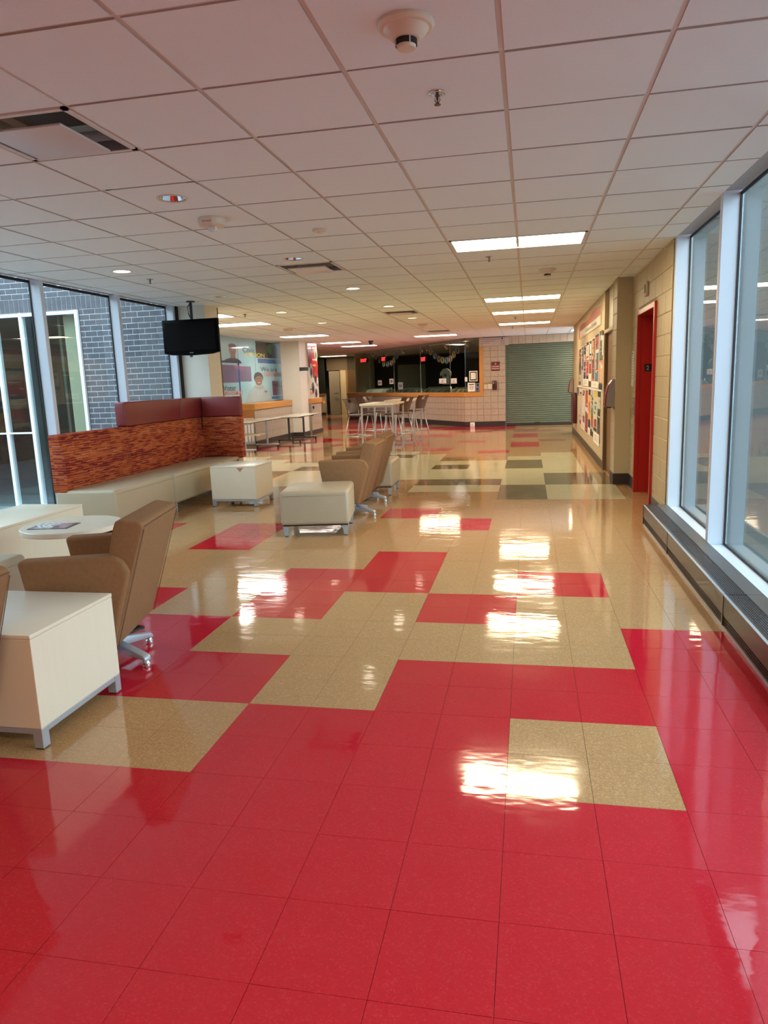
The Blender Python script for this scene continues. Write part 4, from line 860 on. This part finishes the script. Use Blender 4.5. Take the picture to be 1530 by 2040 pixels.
MB().box(-.21, .21, .06, .12, 0, .035).build('bottom_rail', LEGM, t, False); MB().box(-.21, .21, .68, .70, 0, .035).build('top_rail', WHITE, t, False)
c_ = struct('trim_4'); MB().box(-7.40, -6.85, 17.32, 17.95, 0, CH+.02).build('square_column', COLW, c_, False); MB().box(-7.41, -6.84, 17.31, 17.96, 0, .13).build('cove_base', COVE, c_, False)
t = thing('blade_sign', 'small dark sign projecting from the corner of the white column', 'sign', M=FWL(-6.72, 1.90, 17.28)); MB().box(-.13, .13, -.05, .05, -.02, .02, r=.004).build('plate', mat('dark_bronze_sign', (.045, .045, .035), .4), t)
w = struct('wall_left_end'); MB().box(-7.4, -6.77, 17.95, 18.98, 0, .92).build('backing', TGRT, w, False)
for c in range(5):
    for k in range(4): puttile(TMd, w, LW(18.06+.2*c, .13+.19*(k+.5), -6.77))
MB().box(-7.4, -6.74, 17.95, 19.0, .92, 1.06, r=.005, seg=1).build('oak_ledge', WOOD, w); MB().box(-6.77, -6.75, 17.95, 19.0, 0, .13).build('cove_base', COVE, w, False)
MB().box(-7.1, -6.70, 19.0, 19.18, .88, .96).build('oak_rail_end', WOOD, w, False)
t = thing('red_mural', 'red and cream photo mural with round portraits on the wall right of the column', 'mural', M=LW(0, 0, -6.80))
MB().box(17.98, 18.9, 1.065, CH, -.018, 0).build('panel', cmat(.62, .57, .47, .3, .6), t, False); RMU = cmat(.44, .035, .03, .3, .6)
card(t, 'red_field', RMU, 17.96, 18.38, 1.98, 2.6, 0, .003); card(t, 'dark_red_field', cmat(.20, .02, .025, .3, .6), 17.96, 18.30, 1.95, 2.5, .003, .004); card(t, 'red_field', RMU, 18.38, 18.9, 1.66, 2.6, 0, .003)
for k, (y, z, rx, ry, c) in enumerate([(18.22, 1.86, .14, .22, (.16, .15, .16)), (18.32, 1.36, .13, .17, (.10, .08, .07)), (18.62, 1.66, .13, .17, (.14, .06, .05)), (18.78, 2.36, .14, .22, (.40, .40, .22)), (18.40, 2.5, .08, .07, (.14, .08, .08)), (18.62, 1.2, .12, .14, (.12, .07, .05))]):
    disc(t, 'round_portrait', cmat(*c), y, z, rx, ry, .004, .005); disc(t, 'portrait_figure', HAIR, y, z-.03, rx*.5, ry*.55, .005, .006)
scrawl(t, mat('mural_white', (.8, .78, .72), .5), 18.40, 18.70, 2.16, .07, .005, 6, .010, 4); scrawl(t, mat('mural_orange', (.62, .26, .04), .5), 18.40, 18.74, 1.97, .12, .005, 5, .016, 8, 0); card(t, 'pink_text_block', cmat(.60, .20, .15), 18.0, 18.25, 1.18, 1.26, .003, .004); card(t, 'text_line', HAIR, 18.0, 18.2, 1.31, 1.335, .003, .004)
for z in (1.46, 1.41): card(t, 'text_line', HAIR, 18.68, 18.88, z, z+.02, .003, .004)
w = struct('wall_left_upper'); MB().box(-7.4, -6.82, 17.95, 18.98, 1.062, CH+.02).build('upper_wall', COLW, w, False)
t = thing('wall_socket', 'dark square socket on the short tiled wall right of the column', 'outlet', M=LW(18.1, .80, -6.755)); MB().box(-.05, .05, -.04, .04, 0, .02, r=.004).build('plate', BLK, t)
# ---- hallway beyond
w = struct('wall_hall'); MB().box(-16, -9.85, 30.3, 30.5, 0, .92).build('low_wall', TILE, w, False); MB().box(-16, -9.85, 30.28, 30.52, .92, 1.02).build('cap', mat('dark_oak_cap', (.22, .09, .04), .4), w, False); MB().box(-16, -9.85, 30.27, 30.3, 0, .14).build('cove_base', COVE, w, False)
MB().box(-16, -9.85, 30.38, 30.39, 1.02, CH).build('dark_glass', mat('dark_hall_glass', (.02, .022, .02), .06, spec=.6), w, False); MB().box(-16, -8.2, 32.4, 32.6, 0, CH+.1).build('back_face', DKW, w, False); MB().box(-16.2, -16, 18, 33, 0, CH+.1).build('side_face', DKW, w, False); MB().box(-16, -7.6, 18.98, 19.1, 0, CH+.1).build('near_face', DKW, w, False)
MB().box(-9.85, -8.15, 30.75, 30.95, 2.06, CH+.1).build('header', mat('hall_tan_paint', (.13, .085, .045), .6), w, False); MB().box(-9.22, -8.93, 30.75, 30.95, 0, 2.06).build('pale_block', BLOCK, w, False); MB().box(-8.93, -8.15, 30.7, 30.95, 0, 2.06).build('brown_jamb', mat('hall_brown_frame', (.22, .11, .05), .5), w, False)
d = struct('door_4'); MB().box(-.02, .03, -.5, 0, .01, 2.03).build('door_leaf', mat('hall_door_grey', (.20, .165, .12), .45), d, False, M=Matrix.Translation((-9.23, 30.7, 0)) @ Matrix.Rotation(-1.25, 4, 'Z')); MB().box(-9.45, -9.25, 30.45, 30.47, .98, 1.02).build('push_bar', CHROME, d, False)

# ================================================================ FURNITURE
def cube_table(x, y, label, notch=False, k=.298, name='cube_table'):
    """0.6 m wide laminate box on a steel frame, k = half length; origin at the middle of its foot print"""
    t = thing(name, label, 'table', (x, y, 0)); h = .298
    MB().box(-h, h, -k, k, .095, .488, r=.002, seg=1).build('cabinet_body', LAM, t); MB().box(-h-.001, h+.001, -k-.001, k+.001, .489, .508, r=.003, seg=2).build('table_top', LAM, t)
    MB().box(-h+.002, h-.002, -k+.002, k-.002, .486, .4905).build('top_edge_line', mat('laminate_edge_line', (.20, .15, .10), .6), t, False)
    f = MB()
    for q in (-1, 1): f.box(q*(h-.016)-.014, q*(h-.016)+.014, -k+.045, k-.045, .068, .094, r=.002, seg=1); f.box(-h+.045, h-.045, q*(k-.016)-.014, q*(k-.016)+.014, .068, .094, r=.002, seg=1)
    f.build('base_frame', LEGM, t)
    for p in (-h, h-.045):
        for q in (-k, k-.045):
            MB().box(p, p+.045, q, q+.045, .006, .0945, r=.002, seg=1).build('leg', LEGM, t); MB().box(p+.004, p+.041, q+.004, q+.041, 0, .006).build('foot_pad', BLK, t, False)
    if notch: MB().prism([(-.045, .487), (.045, .487), (0, .435)], -h-.003, -h+.002, 'y', T=Matrix.Translation((.10, 0, 0))).build('finger_notch', mat('notch_pink', (.50, .22, .15), .6), t, False)
    return t
cube_table(-2.83, .375, 'cream laminate cube table in the left foreground on grey metal legs'); cube_table(-4.14, 6.22, 'cream laminate cube table with a pink finger notch before the striped booth', True); cube_table(-4.70, 2.62, 'long cream laminate box table at the left edge behind the round table', False, .60, 'box_table')
t = thing('round_table', 'small round cream laminate table on a grey pole with a leaflet on it', 'table', (-3.64, 1.98, 0))
MB().lathe([(.001, .545), (.325, .545), (.33, .550), (.33, .578), (.326, .582), (.001, .582)], 56).build('table_top', LAM, t); MB().cyl((0, 0, .02), (0, 0, .545), .033, n=24).build('pole', LEGM, t)
MB().lathe([(.22, 0), (.225, .006), (.20, .014), (.06, .022), (.035, .03)], 40).build('base_plate', LEGM, t); MB().box(-.12, .12, -.12, .12, .537, .545).build('mounting_plate', LEGM, t, False)
t = thing('leaflet', 'glossy printed leaflet lying on the small round table', 'leaflet', (-3.72, 1.90, .582), .14)
MB().box(-.14, .14, -.10, .10, 0, .003).build('sheet', cmat(.12, .14, .16, .12), t, False); MB().box(-.13, .02, -.09, .09, .003, .0034).build('blue_print', cmat(.42, .50, .58, .12), t, False); MB().box(.02, .115, -.09, .09, .003, .0034).build('pink_print', cmat(.40, .24, .26, .12), t, False); MB().box(.12, .14, -.1, .1, .003, .0036).build('dark_edge', BLK, t, False)
for k in range(3): MB().tube([(-.10+.04*k+.03*math.sin(q*.9), -.08+.02*q, .0036) for q in range(9)], .005, 5).build('white_swirl', cmat(.75, .78, .80, .15), t)

def lounge_chair(x, y, rz, base, label):
    t = thing('lounge_chair', label, 'armchair', (x, y, 0), rz, 'brown swivel lounge chairs'); del t['group']
    arm = [(-.30, .655), (.19, .668), (.235, .64), (.262, .58), (.14, .178), (.0, .165), (-.16, .20), (-.245, .30)]
    for s in (-1, 1):
        MB().prism(arm, s*.235, s*.338, 'y', r=.022, seg=3).build('arm', FAB, t)
    MB().box(-.285, .15, -.232, .232, .27, .44, r=.045, seg=3).build('seat_cushion', FAB, t); MB().box(-.22, .10, -.232, .232, .17, .27, r=.01).build('seat_base', FAB, t)
    back = [(.142, .172), (.345, .800), (.338, .822), (.318, .832), (.235, .848), (.205, .838), (.19, .80), (.10, .44), (.05, .18)]
    MB().prism(back, -.312, .312, 'y', r=.014, seg=3).build('backrest', FAB, t)
    p = MB(); n_ = Vector((.628, 0, -.203)).normalized()*.004
    for s in (-.303, .303): p.tube([Vector((.152, s, .185))+n_, Vector((.343, s, .795))+n_], .002, 6)
    p.tube([Vector((.345, -.303, .808))+n_, Vector((.345, .303, .808))+n_], .002, 6); p.build('back_piping', SEAM, t)
    b0 = thing('x', '', ''); b0.name = 'swivel_base'; del b0['label']; del b0['category']; b0.parent = t; b0.rotation_euler = (0, 0, base-rz)
    MB().cyl((0, 0, .05), (0, 0, .18), .034, n=20).build('hub', LEGM, b0); MB().box(-.13, .13, -.13, .13, .155, .168).build('mounting_plate', BLK, b0, False)
    L_ = MB().prism([(.02, .062), (.02, .112), (.08, .110), (.265, .068), (.283, .055), (.283, .032), (.262, .040)], -.024, .024, 'y', r=.008, seg=2).mesh('leg', LEGM); G_ = MB().lathe([(.018, .036), (.02, .03), (.014, .024), (.021, .018), (.023, .004), (.021, 0), (.001, 0)], 18).mesh('glide', CHROME)
    for k in range(4):
        R = Matrix.Rotation(PI/2*k, 4, 'Z'); link('leg', L_, b0, M=R); link('glide', G_, b0, M=R @ Matrix.Translation((.268, 0, 0)))
    return t
lounge_chair(-2.82, 1.06, math.radians(12), math.radians(-18), 'brown upholstered swivel armchair in front of the round table'); lounge_chair(-2.475, 5.385, math.radians(1), math.radians(-18), 'nearer brown swivel armchair of the pair, behind the cream ottoman')
lounge_chair(-2.535, 6.33, math.radians(2), math.radians(-18), 'farther brown swivel armchair of the pair, before the far ottoman'); lounge_chair(-2.83, -.345, math.radians(2), math.radians(-10), 'brown armchair cut off by the left picture edge before the near cube table')

def ottoman(x, y, rz, label, s=.34):
    t = thing('ottoman', label, 'ottoman', (x, y, 0), rz)
    MB().box(-s, s, -s, s, .115, .455, r=.036, seg=4).build('upholstered_body', VIN, t)
    e_ = s-.034; MB().tube([(-e_, -s, .405), (e_, -s, .405), (s, -e_, .405), (s, e_, .405), (e_, s, .405), (-e_, s, .405), (-s, e_, .405), (-s, -e_, .405), (-e_, -s, .405)], .0025, 6).build('seam', VSEAM, t)
    MB().box(-s+.02, s-.02, -s+.02, s-.02, .105, .118).build('base_board', BLK, t, False)
    for a in (-1, 1):
        for b in (-1, 1):
            m_ = MB().prism([(-.034, .13), (.034, .13), (.018, .008), (-.018, .008)], -.016, .016, 'y', r=.002, seg=1).build('leg', LEGM, t); m_.location = (a*(s-.045), b*(s-.045), 0)
            MB().cyl((a*(s-.045), b*(s-.045), 0), (a*(s-.045), b*(s-.045), .008), .016, n=12).build('foot_pad', BLK, t, False)
    return t
ottoman(-2.635, 4.57, math.radians(9), 'cream vinyl ottoman on grey legs in front of the pair of brown armchairs'); ottoman(-2.62, 7.06, math.radians(1), 'cream vinyl ottoman behind the pair of brown armchairs'); ottoman(-4.10, 1.31, 0, 'cream vinyl ottoman at the left edge before the round table')

# ---- booth -----------------------------------------------------------------
def booth(name, y0, y1, label, header, corner=False, gap=.04):
    t = thing(name, label, 'booth seat', (-5.0, (y0+y1)/2, 0)); I = Matrix.Translation((5.0, -(y0+y1)/2, 0))
    a, b = y0+.004, y1-.004
    MB().box(-5.44, -4.74, a, b, gap, .465, r=.035, seg=4, T=I).build('seat_box', VIN, t)
    MB().tube([(-4.739, a+.035, .42), (-4.739, b-.035, .42)], .0025, 6, T=I).build('seam', VSEAM, t)
    prof = [(-5.45, .44), (-5.45, 1.05), (-5.33, 1.05), (-5.318, .95), (-5.30, .86), (-5.272, .74), (-5.268, .64), (-5.282, .54), (-5.30, .44)]
    if not corner: MB().prism(prof, a, b, 'y', r=.010, seg=2, T=I).build('backrest', STRIPE, t)
    else:
        MB().prism(prof, a, 7.74, 'y', r=.010, seg=2, T=I).build('backrest', STRIPE, t)
        pr = [(7.735, .44), (7.735, 1.05), (7.625, 1.05), (7.61, .95), (7.595, .86), (7.575, .74), (7.572, .64), (7.585, .54), (7.6, .44)]
        MB().prism(pr, -5.30, -4.69, 'x', r=.010, seg=2, T=I).build('return_backrest', STRIPE, t); MB().box(-5.30, -4.69, 7.625, 7.735, 1.052, 1.345, r=.02, seg=3, T=I).build('return_header', MAR, t)
        MB().box(-5.30, -4.74, 7.5, 7.735, gap+.02, .44, T=I).build('corner_box', VIN, t, False)
    if header: MB().box(-5.45, -5.31, a, b if not corner else 7.735, 1.052, 1.345, r=.02, seg=3, T=I).build('header', MAR, t)
    for yy in (y0+.08, y1-.08):
        for xx in (-5.36, -4.80): MB().box(xx-.02, xx+.02, yy-.02, yy+.02, 0, gap+.02, T=I).build('leg', LEGM, t, False)
    return t
booth('booth_section', 4.27, 5.56, 'near booth section with striped orange back and no maroon header, cream seat', False); booth('booth_section', 5.56, 7.0, 'middle booth section with striped orange back and maroon header, cream seat', True, gap=.10)
booth('booth_corner', 7.0, 7.6, 'far corner booth section whose striped back and maroon header turn towards the hall', True, True, .10)

# ---- television --------------------------------------------------------------
t = thing('television', 'black flat television hanging from the ceiling above the booth', 'television', (-5.16, 7.20, 1.94))
MB().prism([(-.415, .03), (-.30, .006), (0, -.006), (.30, .006), (.415, .03), (.415, .485), (-.415, .485)], -.03, .035, 'y', r=.008, seg=2).build('casing', mat('tv_gloss_black', (.004, .0035, .004), .4, spec=.05), t)
MB().box(-.372, .372, -.033, -.0305, .065, .445).build('screen', mat('tv_screen', (.005, .004, .004), .3, spec=.06), t, False); MB().box(-.3, .3, .035, .09, .08, .42, r=.02).build('rear_housing', BLK, t)
MB().box(-.028, .028, -.0325, -.031, .028, .034).build('badge', mat('badge_silver', (.5, .5, .52), .3), t, False); MB().box(-.03, .0, -.03, .0, -.03, -.002).build('sensor', BLK, t, False)
t2 = MB(); t2.cyl((0, .06, .2), (0, .06, .725), .02, n=14); t2.box(-.1, .1, .03, .1, .15, .36); t2.build('ceiling_pole', BLK, t); MB().lathe([(.06, .72), (.06, .735)], 20, (0, .06, 0)).build('ceiling_plate', BLK, t)
MB().tube([(.01, .05, .72), (-.045, .05, .66), (-.035, .05, .56), (.0, .06, .46)], .007, 6).build('cable', BLK, t)

# ---- folding training tables along the left ---------------------------------
def training_table(x0, x1, y0, y1, z, legs, label, dark=False, shelf=None):
    cx, cy = (x0+x1)/2, (y0+y1)/2; t = thing('training_table', label, 'table', (cx, cy, 0)); I = Matrix.Translation((-cx, -cy, 0)); lm = mat('dark_leg_metal', (.06, .06, .065), .4, metal=.3) if dark else LEGM
    MB().box(x0, x1, y0, y1, z-.028, z, r=.004, seg=1, T=I).build('table_top', mat('training_top', (.52, .46, .34), .22), t); MB().box(x0+.004, x1+.002, y0-.002, y1, z-.026, z-.006, T=I).build('edge_band', mat('training_edge', (.10, .09, .08), .5), t, False)
    for k, (yl, xa, xb) in enumerate(legs):
        xm = (xa+xb)/2; MB().cyl((xm, yl, .10), (xm, yl, z-.03), .027, n=14, T=I).build('leg', lm, t); MB().box(xa, xb, yl-.03, yl+.03, .065, .10, r=.012, T=I).build('foot_bar', lm, t); MB().box(x0+.08, x1-.08, yl-.03, yl+.03, z-.06, z-.028, T=I).build('top_bracket', lm, t, False)
        for xx in (xa+.03, xb-.03): MB().cyl((xx-.012, yl, .032), (xx+.012, yl, .032), .032, n=16, T=I).build('caster', BLK, t); MB().cyl((xx, yl, .03), (xx, yl, .07), .01, n=8, T=I).build('caster_stem', BLK, t)
    if shelf: MB().box(*shelf, .385, .412, T=I).build('lower_shelf', mat('training_top', (0, 0, 0)), t, False)
    return t
training_table(-7.02, -6.47, 12.45, 14.42, .70, [(12.66, -7.0, -6.47), (14.02, -7.0, -6.42)], 'nearer cream topped training table with lower shelf behind the booth end', shelf=(-7.0, -6.42, 12.8, 13.15)); training_table(-6.74, -6.08, 14.47, 16.55, .70, [(15.2, -6.86, -6.24), (16.12, -6.8, -6.1)], 'farther training table on dark legs before the white column', True)

# ---- high tables and stools --------------------------------------------------
def high_table(x0, x1, y0, y1, z, label):
    cx, cy = (x0+x1)/2, (y0+y1)/2; a, b = (x1-x0)/2, (y1-y0)/2; t = thing('high_table', label, 'high table', (cx, cy, 0))
    MB().box(-a, a, -b, b, z-.04, z, r=.004, seg=1).build('table_top', LAM, t)
    for sx in (-1, 1):
        for sy in (-1, 1): MB().box(sx*(a-.035)-.018, sx*(a-.035)+.018, sy*(b-.06)-.018, sy*(b-.06)+.018, 0, z-.04, r=.004, seg=1).build('leg', STEEL, t)
    for sy in (-1, 1): MB().box(-a+.04, a-.04, sy*(b-.06)-.015, sy*(b-.06)+.015, .0, .03).build('foot_rail', STEEL, t, False); MB().box(-a+.04, a-.04, sy*(b-.06)-.012, sy*(b-.06)+.012, z-.08, z-.04).build('apron', STEEL, t, False)
    return t
high_table(-3.97, -3.25, 12.2, 13.6, 1.03, 'nearer cream topped high table on silver legs'); high_table(-3.95, -3.2, 14.7, 16.0, 1.02, 'farther cream topped high table on silver legs, behind the first')
def stool(x, y, rz, label):
    t = thing('bar_stool', label, 'stool', (x, y, 0), rz)
    MB().prism([(-.21, .735), (.18, .725), (.215, .735), (.22, .75), (.17, .765), (-.10, .752), (-.2, .765)], -.21, .21, 'y', r=.008, seg=2).build('seat', CHRB, t)
    bk = MB(); pr = [(-.205, .80), (-.225, .90), (-.262, 1.02), (-.325, 1.11)]; n = 8; hw = [.17, .20, .215, .215]
    rows = [[Vector((x_-.03*(1-(2*k/n-1)**2), (2*k/n-1)*w_, z_)) for k in range(n+1)] for (x_, z_), w_ in zip(pr, hw)]
    for q, d in ((0, 0), (1, -.010)):
        V = [[bk.bm.verts.new(p+Vector((d, 0, 0))) for p in r_] for r_ in rows]
        for r_ in range(3):
            for k in range(n):
                if r_ == 2 and 2 < k < 5: continue                         # hand hold below the top edge
                f = (V[r_][k], V[r_][k+1], V[r_+1][k+1], V[r_+1][k]); bk.bm.faces.new(f if q else f[::-1])
    bk.tube([tuple(p+Vector((-.005, 0, 0))) for p in rows[3]], .009, 6); bk.build('backrest', CHRB, t)
    for s in (-1, 1):
        MB().tube([(-.19, s*.16, .73), (-.205, s*.165, .85)], .014).build('back_post', mat('stool_grey_bracket', (.30, .27, .25), .4), t)
        MB().tube([(-.17, s*.185, .735), (-.285, s*.215, .30), (-.29, s*.218, .0)], .0125).build('leg', STEEL, t); MB().tube([(.17, s*.185, .73), (.235, s*.215, .25), (.24, s*.218, .0)], .0125).build('leg', STEEL, t)
        MB().tube([(-.288, s*.215, .27), (.235, s*.215, .27)], .010).build('side_rung', STEEL, t)
    MB().tube([(.235, -.21, .27), (.235, .21, .27)], .010).build('foot_rung', STEEL, t); MB().tube([(-.288, -.21, .30), (-.288, .21, .30)], .010).build('rear_rung', STEEL, t)
    return t
stool(-4.27, 13.55, math.radians(-28), 'brown bar stool on the left of the nearer high table'); stool(-3.46, 13.76, math.radians(152), 'brown bar stool on the right of the nearer high table'); stool(-4.22, 15.35, math.radians(-22), 'brown bar stool behind, left of the farther high table'); stool(-3.30, 15.1, math.radians(152), 'brown bar stool on the right of the farther high table')
